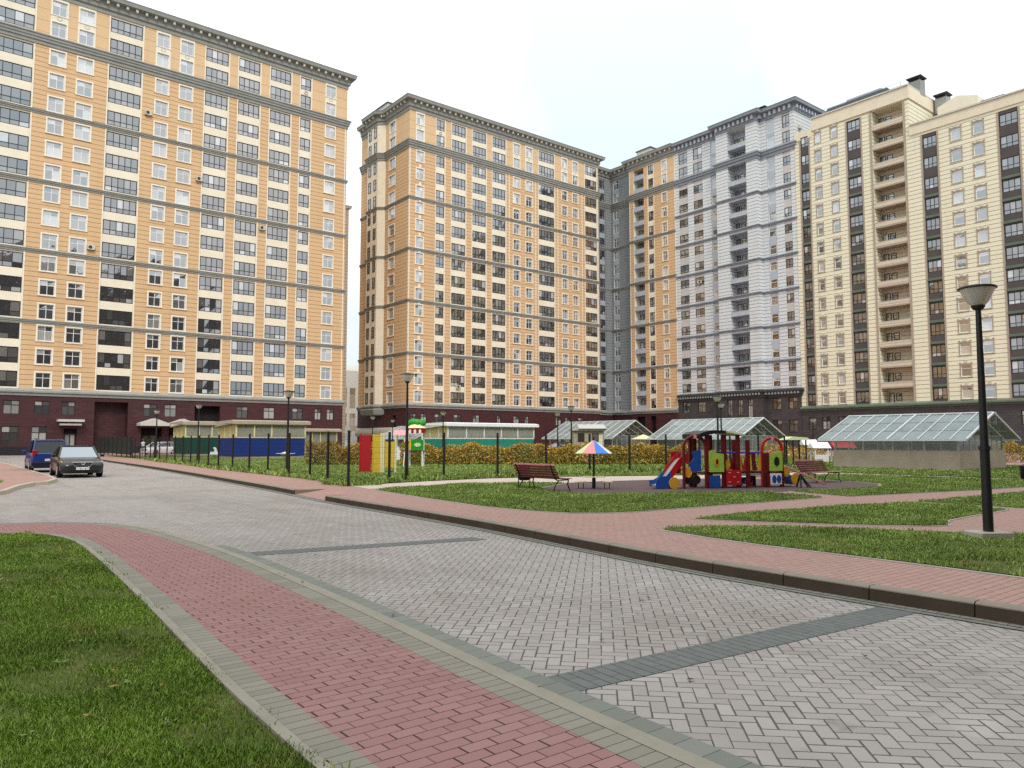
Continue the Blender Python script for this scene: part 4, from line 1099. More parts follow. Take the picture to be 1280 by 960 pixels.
# ------------------------------------------------------------------ street lamps
def lamp(x, y, H, label, z=.14, foundation=False):
    o = thing('street_lamp', label, 'street lamp', (x, y, z), 0, 'bowl topped street lamps')
    mb = MB(); mb.tube((0, 0, 0), (0, 0, H * .35), .074, 'black_metal', .070, 12); mb.tube((0, 0, H * .35), (0, 0, H - .38), .062, 'black_metal', .040, 12)
    mb.tube((0, 0, H * .345), (0, 0, H * .36), .084, 'black_metal', n=12); mb.tube((0, 0, 0), (0, 0, .03), .15, 'black_metal', n=12); mb.build('pole', o)
    mb = MB(); mb.lathe([(.07, H - .40), (.10, H - .36), (.10, H - .33)], 'black_metal'); mb.build('bowl_collar', o)
    mb = MB(); mb.lathe([(.095, H - .34), (.15, H - .28), (.20, H - .18), (.252, H - .075)], 'lamp_bowl'); mb.build('lamp_bowl', o)
    mb = MB(); mb.lathe([(.275, H - .072), (.28, H - .05), (.255, H - .035), (.10, H - .01), (.03, H + .01)], 'black_metal'); mb.build('lamp_cap', o)
    if foundation:
        mb = MB(); mb.bbox(-.28, .28, -.2, .2, -.1, .12, 'concrete', .012); mb.build('foundation', o)
        o.rotation_euler = (0, 0, RZ + .12)
    return o
lamp(13.22, 4.75, 4.0, 'tall black street lamp on a concrete block in the near right lawn', foundation=True)
lamp(15.28, 25.84, 4.2, 'black street lamp just behind the wire fence beside the red and yellow panels')
lamp(14.16, 34.96, 3.95, 'black street lamp behind the fence in front of the blue shelter')
lamp(17.95, 62.36, 4.45, 'black street lamp in front of the green shelter')
lamp(15.88, 66.56, 4.1, 'black street lamp by the person behind the fence, in front of the maroon wall')
lamp(36.87, 39.67, 4.05, 'black street lamp left of the grey kiosk, before the glass roof')
lamp(43.47, 48.48, 4.0, 'thin black street lamp before the second glass roof, left of the one beside the kiosk')
lamp(35.01, 25.83, 4.05, 'black street lamp rising directly behind the play train roof')
lamp(41.86, 30.61, 4.05, 'lower black street lamp just right of and behind the one above the play train')
lamp(57.76, 33.31, 3.4, 'black street lamp with a pale bowl between the two largest glass roofs')
lamp(35.88, 67.28, 4.0, 'far street lamp above the red panel, before the shaded maroon wall')
lamp(42.92, 75.74, 4.0, 'far street lamp above the pink playhouse roof')
lamp(34.71, 52.89, 4.0, 'street lamp standing in front of the left end of the teal shelter')

# ------------------------------------------------------------------ wire fences
def fence(name, label, pts, post_h, step, mesh=True, r=.036, z=.14, first=0):
    o = thing(name, label, 'fence')
    l = np.array(pts, float); s = np.r_[0, np.cumsum(np.hypot(*np.diff(l, axis=0).T))]
    n = int(round(s[-1] / step)); u = np.linspace(0, s[-1], n + 1)
    P_ = np.c_[np.interp(u, s, l[:, 0]), np.interp(u, s, l[:, 1])]
    for x, y in P_[first:]:
        mb = MB(); mb.box(x - r, x + r, y - r, y + r, z, z + post_h, 'black_metal'); mb.box(x - r * 1.15, x + r * 1.15, y - r * 1.15, y + r * 1.15, z + post_h + .003, z + post_h + .03, 'black_metal'); mb.build('post', o)
    if mesh:
        for a, b in zip(P_[:-1], P_[1:]):
            mb = MB(); rr = .0035
            for w in np.arange(.1, post_h - .04, .2): mb.tube((*a, z + w), (*b, z + w), rr, 'black_metal', n=3, cap=False)
            d = np.hypot(*(b - a)); k = int(d / .10)
            for i in range(1, k):
                q = a + (b - a) * i / k
                mb.tube((*q, z + .08), (*q, z + post_h - .06), rr * .8, 'black_metal', n=3, cap=False)
            mb.build('wire_panel', o)
    return o
fence('wire_fence', 'black wire mesh fence on posts running beside the street pavement', [(11.8, 23.8), (12.29, 26.55), (12.9, 30), (13.3, 42), (14.0, 49), (14.55, 55), (14.95, 62), (15.64, 67.8), (16.3, 77.5)], 1.86, 2.75)
fence('wire_fence', 'black wire mesh fence on posts running behind the red bench and the playground', [(11.86, 23.84), (14.64, 25.5), (16.64, 25.5), (18.67, 25.5), (21.2, 25.5), (23.8, 25.5), (26.41, 25.5), (28.98, 25.5), (31.6, 25.5), (34.2, 25.5), (41, 25.5)], 1.84, 2.6, first=1)
o = thing('privacy_fence', 'dark green boarded fence continuing the wire fence towards the maroon wall', 'fence')
for i in range(2, 10):
    y0, y1 = 70.5 + i * 3.4, 70.5 + (i + 1) * 3.4 - .1; x0, x1 = 15.95 + (y0 - 70.5) * .068, 15.95 + (y1 - 70.5) * .068
    mb = MB(); mb.prism([(x0, y0), (x1, y1), (x1 + .04, y1), (x0 + .04, y0)], 'z', .4, 2.1, 'bin_green'); mb.build('panel', o)
    mb = MB(); mb.box(x0 - .04, x0 + .04, y0 - .09, y0 - .01, .1, 2.2, 'black_metal'); mb.build('post', o)
o = thing('railing', 'low black railing at the far left edge beside the ground floor windows', 'railing')
mb = MB(); mb.box(3.5, 8.4, 95.4, 95.46, 1.7, 1.78, 'black_metal'); mb.box(3.5, 8.4, 95.4, 95.46, .2, .28, 'black_metal')
for x in np.arange(3.5, 8.4, .14): mb.box(x, x + .05, 95.41, 95.45, .283, 1.697, 'black_metal')
mb.build('rail_panel', o)
fence('wire_fence', 'short run of wire fence with dark posts right of the largest glass roof', [(52.0, 16.2), (57, 17.5), (62, 19), (68, 17)], 1.9, 3.0, True, z=.14)

# ------------------------------------------------------------------ nursery shelters
def shelter(label, x0, y0, w, d, board, zb, zt, roof_m, roof_z, frame='cream_frame', infill='shelter_glass', nb=4):
    o = thing('play_shelter', label, 'shelter', (x0, y0, .14))
    mb = MB(); e = .05
    mb.box(0, w, 0, e, .25, zb, board); mb.box(0, e, e + .003, d, .25, zb, board); mb.box(w - e, w, e + .003, d, .25, zb, board); mb.box(e + .003, w - e - .003, d - e, d, .25, zt, 'shed_board'); mb.build('board_wall', o)
    mb = MB(); mb.box(.05, w - .05, .05, d, -.05, .22, 'concrete'); mb.build('floor', o)
    mb = MB(); mb.box(-.02, w + .02, -.03, .06, zb + .003, zb + .09, frame); mb.box(-.03, .06, .063, d, zb + .003, zb + .09, frame)
    mb.box(-.02, w + .02, -.03, .06, zt - .1, zt, frame)
    for i in range(nb + 1):
        x = i * w / nb; mb.box(x - .06, x + .06, -.04, .07, zb + .093, zt - .103, frame)
    for i in range(1, 4): mb.box(-.04, .07, i * d / 3 - .06, i * d / 3 + .06, zb + .093, zt, frame)
    mb.build('frame', o)
    for i in range(nb):
        mb = MB(); mb.box(i * w / nb + .065, (i + 1) * w / nb - .065, .0, .015, zb + .095, zt - .105, infill); mb.build('pane', o)
    mb = MB(); mb.box(.0, .02, .1, d - .06, zb + .095, zt, 'shed_side'); mb.build('side_board', o)
    mb = MB(); h = .35
    mb.prism([(-.35, zt + .02), (d + .3, zt + .02 - .25), (d + .3, zt - .12), (-.35, zt + .1 + .0)], 'x', -.35, w + .35, roof_m)
    mb.prism([(-.36, zt - .02), (-.36, roof_z), (.2, roof_z + .08), (d + .3, zt + .25), (d + .3, zt + .1), (0, zt + .01)], 'x', -.4, w + .4, roof_m); mb.build('roof', o)
    return o
shelter('blue boarded play shelter with cream window frames behind the fence', 22.15, 66, 6.2, 4.6, 'blue_board', 1.82, 3.05, 'brown_roof', 3.3)
shelter('dark green boarded play shelter left of the blue one', 22.9, 84, 5.4, 4.5, 'green_board', 1.95, 3.3, 'brown_roof', 3.6)
shelter('small beige play shelter half hidden behind the right end of the blue one', 31.2, 73, 3.6, 3.5, 'shed_board', 1.0, 2.55, 'brown_roof', 2.75)
shelter('teal boarded play shelter with a wide white roof above the orange hedge', 38.6, 58, 10.2, 4.5, 'teal_board', 1.75, 2.95, 'white_roof', 3.2, 'white_paint', 'shelter_glass', 5)

# ------------------------------------------------------------------ glass roofed entrances
def glass_house(label, x0, x1, y0, y1, eave, ridge, z=.14, base=None, bays=10, sides=True):
    o = thing('glass_pavilion', label, 'glass pavilion', (0, 0, z))
    xm = (x0 + x1) / 2; eave -= z; ridge -= z; ins = .7
    sl = lambda x: eave + (ridge - eave) * (1 - abs(x - xm) / (xm - x0))
    for s, xe in ((-1, x0), (1, x1)):
        for i in range(bays):
            ya, yb = y0 + (y1 - y0) * i / bays, y0 + (y1 - y0) * (i + 1) / bays
            mb = MB(); k = 3
            for q in range(k):
                xa, xb = xe + (xm - xe) * q / k, xe + (xm - xe) * (q + 1) / k
                mb.quad((xa, ya + .03, sl(xa)), (xa, yb - .03, sl(xa)), (xb, yb - .03, sl(xb)), (xb, ya + .03, sl(xb)), 'roof_glass')
            mb.build('roof_pane', o, norm=False)
    mb = MB()
    for i in range(bays + 1):
        y = y0 + (y1 - y0) * i / bays
        for xe in (x0, x1): mb.tube((xe, y, eave + .02), (xm, y, ridge + .02), .035 if i not in (0, bays // 2) else .06, 'white_metal', n=4)
    mb.tube((xm, y0, ridge + .03), (xm, y1, ridge + .03), .05, 'white_metal', n=5)
    for xe in (x0, x1): mb.box(xe - .06, xe + .06, y0, y1, eave - .07, eave + .015, 'white_metal')
    for q in (1, 2):
        for xe in (x0, x1):
            xa = xe + (xm - xe) * q / 3; mb.tube((xa, y0, sl(xa) + .01), (xa, y1, sl(xa) + .01), .02, 'galvanised', n=4)
    mb.build('glazing_bars', o)
    mb = MB()
    for y in np.linspace(y0 + ins, y1 - ins, max(3, bays // 2)):
        for xe in (x0 + ins, x1 - ins): mb.box(xe - .05, xe + .05, y - .05, y + .05, -.1, sl(xe) - .06, 'galvanised')
        mb.tube((x0 + ins, y, sl(x0 + ins) - .08), (x1 - ins, y, sl(x0 + ins) - .08), .035, 'galvanised', n=5)
        for f in (.3, .7):
            xq = x0 + ins + (x1 - x0 - 2 * ins) * f
            mb.tube((xq, y, sl(x0 + ins) - .08), (xm, y, ridge - .06), .025, 'galvanised', n=5); mb.tube((xq, y, sl(x0 + ins) - .08), (xq, y, sl(xq) - .04), .025, 'galvanised', n=5)
    mb.build('steel_frame', o)
    if sides:
        zb = base if base else .1
        for k, (a, b) in enumerate((((x0 + ins, y0 + ins), (x1 - ins, y0 + ins)), ((x0 + ins, y0 + ins), (x0 + ins, y1 - ins)))):
            mb = MB(); f = MB(); nn = 8
            for i in range(nn):
                p = [a[0] + (b[0] - a[0]) * i / nn, a[1] + (b[1] - a[1]) * i / nn]; q = [a[0] + (b[0] - a[0]) * (i + 1) / nn, a[1] + (b[1] - a[1]) * (i + 1) / nn]
                zt = sl(x0 + ins) - .12
                mb.quad((*p, zb), (*q, zb), (*q, zt), (*p, zt), 'side_glass')
                f.tube((*p, zb), (*p, zt), .03, 'galvanised', n=4); f.tube((*p, (zb + zt) / 2), (*q, (zb + zt) / 2), .02, 'galvanised', n=4)
            mb.build('side_glazing', o, norm=False); f.build('glazing_frame', o)
    if base:
        mb = MB(); i2 = ins + .0
        for (a, b, c, d_) in ((x0 + ins - .12, x1 - ins + .12, y0 + ins - .12, y0 + ins - .02), (x0 + ins - .12, x0 + ins - .02, y0 + ins - .017, y1 - ins + .1), (x1 - ins + .02, x1 - ins + .12, y0 + ins - .017, y1 - ins + .1), (x0 + ins - .017, x1 - ins + .017, y1 - ins, y1 - ins + .1)):
            mb.box(a, b, c, d_, -.1, base, 'concrete_warm')
        mb.build('base_wall', o)
    return o
glass_house('largest and nearest glass roofed pavilion, on a beige concrete base wall', 42.3, 49.7, 16.0, 24.1, 1.75, 3.2, .14, 1.02, 10)
glass_house('glass roofed pavilion on steel posts behind the play train', 54.6, 62.0, 38.2, 48.3, 1.9, 3.7, .14, None, 10)
glass_house('glass roofed pavilion on steel posts behind the colourful umbrella', 58.9, 66.3, 57.0, 68.5, 2.0, 3.95, .14, None, 10)
glass_house('farthest glass roofed pavilion, left of the teal shelter', 48.3, 55.3, 79.8, 90, 2.0, 3.64, .14, None, 8)
o = thing('kiosk', 'small pale grey kiosk with a flat lumpy roof in front of the second glass roof', 'kiosk', (41.0, 42.0, .14), RZ)
mb = MB(); mb.box(-1.25, 1.05, 0, 2.0, 0, 2.35, 'shed_board'); mb.build('wall', o)
mb = MB(); mb.box(-1.45, 1.25, -.25, 2.2, 2.353, 2.5, 'pale_roof'); mb.prism([(-.4, 2.5), (2.2, 2.5), (1.0, 2.85)], 'x', -.9, 1.2, 'pale_roof'); mb.build('roof', o)
for x in (-.95, .15): 
    mb = MB(); mb.box(x, x + .5, -.04, .0, 1.5, 2.15, 'win_brown'); mb.box(x + .06, x + .44, -.05, -.043, 1.56, 2.09, 'loggia_pane'); mb.build('window', o)
mb = MB(); mb.box(.55, .95, -.03, .0, 0.05, 2.0, 'cream_panel'); mb.build('door', o)

# ------------------------------------------------------------------ hedges
def leaf_mat(name, stops):
    t = NT(name, .7, .2); ge = t.new('NewGeometry')
    t.base(t.ramp(t.math('MULTIPLY_ADD', t.noise(.55, 3), .9, t.math('MULTIPLY_ADD', ge.outputs['Random Per Island'], .55, -.25)), stops)); MATS[name] = t.m
leaf_mat('autumn_leaf', [(.1, sv(98, 112, 48)), (.4, sv(160, 136, 56)), (.64, sv(196, 156, 64)), (.9, sv(214, 184, 98))])
leaf_mat('olive_leaf', [(.1, sv(96, 104, 48)), (.45, sv(156, 128, 58)), (.9, sv(192, 156, 78))])
plain('twig', sv(84, 64, 44), .9, .2, 5.)
def hedge(label, a, b, w, h, mat, dens=260, z=.14, leaf=.075):
    a, b = np.array(a, float), np.array(b, float); L = np.hypot(*(b - a)); t_ = (b - a) / L; nn = np.array([t_[1], -t_[0]])
    n = int(L * w * h * dens)
    u, v, q = RNG.random(n) * L, (RNG.random(n) - .5) * w, RNG.random(n) ** .8
    top = h * (.86 + .10 * np.sin(u * 1.7) + .07 * np.sin(u * 4.1 + 1) + .08 * RNG.random(n))
    P_ = np.c_[a + np.outer(u, t_) + np.outer(v, nn), z + .04 + q * top]
    mb = MB(); vs = []; fs = []
    d1 = RNG.normal(size=(n, 3)); d1 /= np.linalg.norm(d1, axis=1)[:, None]; d2 = np.cross(d1, RNG.normal(size=(n, 3))); d2 /= np.linalg.norm(d2, axis=1)[:, None]
    s = leaf * (.6 + .8 * RNG.random(n))[:, None]
    V = np.stack([P_ - d1 * s, P_ + d2 * s * .55, P_ + d1 * s, P_ - d2 * s * .55], 1).reshape(-1, 3)
    mb.v = [tuple(x) for x in V]; mb.f = [(4 * i, 4 * i + 1, 4 * i + 2, 4 * i + 3) for i in range(n)]; mb.mats = [mat]; mb.mi = [0] * n; mb.smooth = [False] * n
    o = thing('hedge', label, 'hedge'); f = mb.build('foliage', o, norm=False)
    st = MB()
    for i in range(int(L * 5) + 8):
        p = a + t_ * random.random() * L + nn * (random.random() - .5) * w * .6
        st.tube((*p, z), (p[0] + random.uniform(-.15, .15), p[1] + random.uniform(-.15, .15), z + h * random.uniform(.6, .95)), .012, 'twig', .005, 4, False)
    st.build('stems', o); return o
hedge('long clipped hedge turning orange behind the playground fence', (25.3, 43.6), (40.5, 31.6), 1.3, 1.38, 'autumn_leaf', 560)
hedge('olive brown hedge between the blue shelter and the red panel', (20.1, 46.6), (24.3, 43.6), 1.2, 1.5, 'olive_leaf', 500)
hedge('short orange hedge seen between the two largest glass roofs', (50.9, 33.6), (54.6, 30.6), 1.0, 1.35, 'autumn_leaf', 260)
hedge('orange hedge right of the beige concrete base wall', (62.0, 22.0), (67.5, 17.4), 1.2, 1.5, 'autumn_leaf', 240)

# ------------------------------------------------------------------ benches
def bench(label, x, y, rz, L=1.9, legs=2):
    o = thing('park_bench', label, 'bench', (x, y, .15), rz, 'slatted red benches'); o.scale = (1, 1, .80)
    mb = MB()
    for i in range(5):
        yy = .02 + i * .095; zz = .43 + .012 * (i - 2) ** 2 * .5 + .01
        mb.bbox(-L / 2, L / 2, -yy - .08, -yy, zz, zz + .03, 'bench_wood' if i < 4 else 'bench_wood_light', .006)
    mb.build('seat', o)
    mb = MB()
    for i in range(5):
        zz = .50 + i * .095; yy = .06 + .045 * i - .012 * (i - 2) ** 2 * .3
        mb.bbox(-L / 2, L / 2, yy, yy + .03, zz, zz + .082, 'bench_wood', .006)
    mb.bbox(-L / 2, L / 2, .24, .27, .975, 1.035, 'bench_wood_light', .006)
    mb.build('backrest', o)
    for x_ in np.linspace(-L / 2 + .15, L / 2 - .15, legs):
        mb = MB()
        mb.path_tube([(x_, -.52, .0), (x_, -.42, .25), (x_, -.46, .42), (x_, -.02, .405), (x_, .10, .48), (x_, .29, 1.0)], .02, 'black_metal', 6)
        mb.path_tube([(x_, -.06, .405), (x_, .08, .22), (x_, .16, .0)], .02, 'black_metal', 6); mb.build('leg', o)
    return o
bench('dark red slatted bench seen from behind, beside the dark green bin', 15.42, 18.05, R(90), 1.95)
bench('red slatted bench facing the camera at the right end of the playground', 26.55, 15.25, R(0), 1.95)
o = thing('litter_bin', 'dark green litter bin standing at the left end of the first red bench', 'bin', (15.75, 19.2, .15))
mb = MB(); mb.lathe([(.15, .25), (.19, .30), (.2, .78), (.21, .80)], 'bin_green', n=16); mb.build('bucket', o)
mb = MB(); mb.path_tube([(-.24, 0, 0), (-.24, 0, .85)], .018, 'black_metal', 6); mb.path_tube([(.24, 0, 0), (.24, 0, .85)], .018, 'black_metal', 6); mb.tube((-.24, 0, .60), (.24, 0, .60), .012, 'black_metal', n=6); mb.build('stand', o)
o = thing('litter_bin', 'small black litter bin at the right edge of the photo on the far lawn', 'bin', (34.4, 10.9, .15))
mb = MB(); mb.lathe([(.18, .02), (.22, .06), (.25, .5), (.26, .53)], 'black_metal', n=14); mb.build('bucket', o)
mb = MB(); mb.lathe([(.27, .533), (.27, .56), (.10, .62)], 'black_metal', n=14); mb.build('lid', o)

# ------------------------------------------------------------------ little table with umbrella
o = thing('umbrella_table', 'small play table with a pink, blue, white and green umbrella', 'umbrella table', (17.33, 17.6, .15))
mb = MB(); mb.tube((0, 0, 0), (0, 0, 1.46), .035, 'black_metal', n=8); mb.tube((0, 0, 0), (0, 0, .34), .06, 'black_metal', n=8); mb.build('pole', o)
mb = MB(); mb.bbox(-.34, .34, -.22, .22, .36, .39, 'cream_frame', .01); T0 = mb.build('tabletop', o); T0.rotation_euler = (0, 0, RZ)
cols = ['white_roof', 'white_roof', 'pale_green', 'leaf_green', 'white_roof', 'pale_green', 'pink_paint', 'light_blue']
for i in range(8):
    a0, a1 = R(186.55 + 45 * (i - 6)), R(186.55 + 45 * (i - 5))
    mb = MB(); rr, z0, z1 = .60, 1.13, 1.56
    p0, p1 = (rr * math.cos(a0), rr * math.sin(a0)), (rr * math.cos(a1), rr * math.sin(a1))
    vs = [(0, 0, z1), (p0[0], p0[1], z0), (p1[0], p1[1], z0), (0, 0, z1 - .015), (p0[0], p0[1], z0 - .015), (p1[0], p1[1], z0 - .015)]
    mb.add(vs, [(0, 1, 2), (3, 5, 4), (1, 4, 5, 2), (0, 3, 4, 1), (2, 5, 3, 0)], cols[i]); mb.build('umbrella_panel', o)
mb = MB(); mb.lathe([(.03, 1.55), (.035, 1.6), (.012, 1.66)], 'black_metal', n=8); mb.build('finial', o)
for s in (-1, 1):
    mb = MB(); cx, cy = s * .42 * math.cos(RZ), s * .42 * math.sin(RZ)
    mb.T = Matrix.Translation((cx, cy, 0)) @ Matrix.Rotation(RZ, 4, 'Z')
    mb.bbox(-.17, .17, -.14, .14, .20, .235, 'cream_frame', .01)
    for q in (-.08, .08): mb.tube((q, 0, 0), (q, 0, .2), .014, 'black_metal', n=6)
    mb.build('stool', o)

# ------------------------------------------------------------------ play train
SX = 1.09
o = thing('play_train', 'colourful climbing frame shaped like a train with two slides, red arches and green panels', 'climbing frame', (18.66, 16.06, .15), R(-24))
def pb(): m_ = MB(); m_.T = Matrix.Diagonal((SX, 1, 1, 1)); return m_
D = .95     # depth of the platforms
def slide(x_top, z_top, x_bot, y0, w, side_up, side_lo, sgn):
    m_ = pb(); n = 9; P_ = []
    for i in range(n + 1):
        t_ = i / n; x = x_top + (x_bot - x_top) * t_; z = .10 + (z_top - .10) * (.5 + .5 * math.cos(math.pi * min(1, t_ * 1.06)))
        P_.append((x, z))
    for (xa, za), (xb, zb) in zip(P_[:-1], P_[1:]):
        m_.add([(xa, y0, za), (xb, y0, zb), (xb, y0 + w, zb), (xa, y0 + w, za), (xa, y0, za - .03), (xb, y0, zb - .03), (xb, y0 + w, zb - .03), (xa, y0 + w, za - .03)],
               [(0, 1, 2, 3), (7, 6, 5, 4), (0, 4, 5, 1), (2, 6, 7, 3)], 'galvanised')
    m_.build('slide_chute', o)
    for yy in (y0 - .035, y0 + w + .003):
        m_ = pb(); 
        for i, ((xa, za), (xb, zb)) in enumerate(zip(P_[:-1], P_[1:])):
            mt = side_up if i < 5 else side_lo
            lo = .05 if i > 5 else .16
            m_.add([(xa, yy, za - lo), (xb, yy, zb - lo), (xb, yy, zb + .15), (xa, yy, za + .15), (xa, yy + .03, za - lo), (xb, yy + .03, zb - lo), (xb, yy + .03, zb + .15), (xa, yy + .03, za + .15)],
                   [(0, 1, 2, 3), (7, 6, 5, 4), (0, 4, 5, 1), (2, 6, 7, 3), (1, 5, 6, 2), (0, 3, 7, 4)], mt)
        m_.build('slide_side', o)
slide(1.05, .98, .02, .22, .48, 'red_paint', 'blue_paint', -1)
slide(4.12, .62, 4.72, .25, .42, 'blue_paint', 'blue_paint', 1)
m_ = pb()                                            # blue lip with yellow wheels on the near side of the big slide
m_.prism([(-.02, .02), (.55, .02), (.55, .30), (.40, .40), (.12, .40), (.0, .28)], 'y', .135, .175, 'blue_paint'); m_.build('side_panel', o)
for x, z, rx, rz_ in ((.55, .17, .17, .19), (1.0, .52, .12, .18), (4.28, .52, .13, .19), (4.62, .26, .16, .20)):
    m_ = pb(); m_.disc((x, z), rx, rz_, .085, .125, 'orange_paint'); m_.build('wheel_panel', o)
for x, z in ((1.05, .27), (1.32, .27)):
    m_ = pb(); m_.disc((x, z), .13, .15, .19, .23, 'black_metal'); m_.build('wheel_panel', o)
m_ = pb(); m_.box(.80, 1.12, .86, .90, .45, 1.16, 'red_paint'); m_.build('side_panel', o)
m_ = pb(); m_.prism([(1.08, .55), (1.42, .55), (1.42, 1.20), (1.30, 1.22), (1.12, 1.16), (1.20, .98), (1.06, .8)], 'y', .08, .12, 'blue_paint'); m_.build('side_panel', o)
def arch(xc, hw, z0, z1, m):
    for y in (.05,):
        a_ = pb(); n = 12; zc = z1 - hw
        pts = [(xc - hw, y, z0)] + [(xc - hw * math.cos(math.pi * i / n), y, zc + hw * math.sin(math.pi * i / n)) for i in range(n + 1)] + [(xc + hw, y, z0)]
        for p, q in zip(pts[:-1], pts[1:]):
            a_.tube(p, q, .05, m, n=8)
        a_.build('arch', o)
arch(1.20, .36, 0, 1.68, 'dark_red_paint'); arch(3.78, .34, 0, 1.62, 'red_paint')
for xc, z in ((1.2, 1.60), (3.78, 1.54)):
    m_ = pb(); m_.box(xc - .05, xc + .05, -.0, .05, z, z + .12, 'pink_paint'); m_.build('arch_badge', o)
def post(x, y, h, m='dark_red_paint'): p_ = pb(); p_.box(x - .05, x + .05, y - .05, y + .05, 0, h, m); p_.build('post', o)
for x in (1.60, 2.14, 2.62):
    for y in (.05, D - .05): post(x, y, 1.72)
for x in (3.46, 3.62, 4.10):
    for y in (.05, D - .05): post(x, y, 1.12)
post(2.95, .05, 1.55); post(2.95, D - .05, 1.55); post(1.46, D - .05, 1.72)
m_ = pb(); n = 12; top = []; bot = []                  # curved cab roof, dark to the left and cream to the right
for i in range(n + 1):
    x = 1.28 + 1.5 * i / n; z = 1.74 + .13 * math.sin(math.pi * (i / n) ** .75); top.append((x, z)); 
m_.prism(top[:8] + [(p[0], p[1] - .15 + .06 * k / 7) for k, p in reversed(list(enumerate(top[:8])))], 'y', -.12, D + .12, 'black_metal'); m_.build('roof', o)
m_ = pb(); m_.prism(top[7:] + [(p[0], p[1] - .055) for p in reversed(top[7:])], 'y', -.13, D + .13, 'pale_green'); m_.build('roof', o)
def panel(pts, y, m, nm='side_panel'): p_ = pb(); p_.prism(pts, 'y', y - .02, y + .02, m); p_.build(nm, o)
panel([(1.62, .52), (2.10, .52), (2.10, 1.10), (1.86, 1.14), (1.74, 1.24), (1.62, 1.18)], -.03, 'green_paint')
panel([(3.64, .54), (4.08, .54), (4.08, 1.18), (3.64, 1.10)], -.03, 'green_paint')
for xc, zc, mt in ((1.86, .85, 'orange_paint'), (3.87, .85, 'black_metal')):
    p_ = pb(); p_.disc((xc, zc), .085, .15, -.075, -.054, mt); p_.disc((xc, zc), .035, .09, -.09, -.078, 'bin_green'); p_.build('leaf_badge', o)
panel([(1.64, .03), (1.98, .03), (1.98, .42), (1.64, .42)], -.02, 'blue_paint')
panel([(2.16, .10), (2.66, .10), (2.66, .58), (2.16, .58)], -.06, 'red_paint')
for x, z in ((2.26, .2), (2.54, .2), (2.26, .5), (2.54, .5), (2.42, .36)): p_ = pb(); p_.box(x - .04, x + .04, -.09, -.083, z - .015, z + .015, 'pink_paint'); p_.build('rivet', o)
panel([(3.68, .1), (4.04, .1), (4.04, .46), (3.68, .46)], -.02, 'white_paint')
for xc in (3.78, 3.94): p_ = pb(); p_.disc((xc, .27), .07, .13, -.06, -.043, 'blue_paint'); p_.build('leaf_badge', o)
panel([(4.16, .80), (4.36, .80), (4.36, 1.16), (4.26, 1.22), (4.16, 1.16)], .9, 'pink_paint'); panel([(4.20, .84), (4.32, .84), (4.32, 1.12), (4.20, 1.12)], .86, 'red_paint')
p_ = pb(); p_.box(1.45, 2.62, .0, D, .46, .52, 'bench_wood'); p_.box(2.62, 3.46, .12, D - .12, .47, .53, 'bench_wood'); p_.box(3.46, 4.14, .0, D, .46, .52, 'bench_wood'); p_.box(2.62, 3.46, .10, .16, .38, .467, 'galvanised'); p_.build('deck', o)
for y in (.06, D - .06):
    p_ = pb(); p_.tube((2.14, y, 1.14), (3.46, y, 1.14), .03, 'violet_paint', n=8); p_.build('handrail', o)
    for i, x in enumerate(np.linspace(2.68, 3.36, 5)):
        mt = ('orange_paint', 'red_paint', 'yellow_paint', 'dark_red_paint', 'orange_paint')[i]
        p_ = pb(); p_.prism([(x - .075, .56), (x + .075, .56), (x + .04, 1.06), (x - .04, 1.06)] if i % 2 == 0 else [(x - .08, .56), (x + .08, .56), (x, .98)], 'y', y - .012, y + .012, mt); p_.build('slat', o)
for x, z in ((2.72, .18), (3.02, .25)): 
    p_ = pb(); p_.prism([(x, z - .15), (x + .15, z - .15), (x + .32, z + .14), (x + .2, z + .14)], 'y', .3, .6, 'blue_paint' if x < 2.9 else 'dark_red_paint'); p_.build('step', o)
p_ = pb(); p_.tube((2.30, .2, .75), (2.30, .55, .75), .15, 'yellow_paint', n=14); p_.build('steering_wheel', o)

o = thing('seesaw', 'seesaw with a long pink beam resting on the ground beside the right bench', 'seesaw', (23.05, 13.8, .15), RZ)
mb = MB(); mb.T = Matrix.Rotation(R(24), 4, 'Y'); mb.bbox(-.72, .72, -.06, .06, .40, .46, 'bench_wood_light', .01); mb.build('beam', o)
mb = MB(); mb.path_tube([(-.05, -.2, 0), (-.0, 0, .42)], .03, 'black_metal', 6); mb.path_tube([(-.05, .2, 0), (0, 0, .42)], .03, 'black_metal', 6); mb.path_tube([(.3, -.12, 0), (0, 0, .42)], .025, 'black_metal', 6); mb.path_tube([(.3, .12, 0), (0, 0, .42)], .025, 'black_metal', 6); mb.build('pivot_stand', o)
for s in (-1, 1): 
    mb = MB(); mb.T = Matrix.Rotation(R(24), 4, 'Y'); mb.path_tube([(s * .5, -.15, .46), (s * .5, -.15, .62), (s * .5, .15, .62), (s * .5, .15, .46)], .012, 'black_metal', 6); mb.build('handle', o)

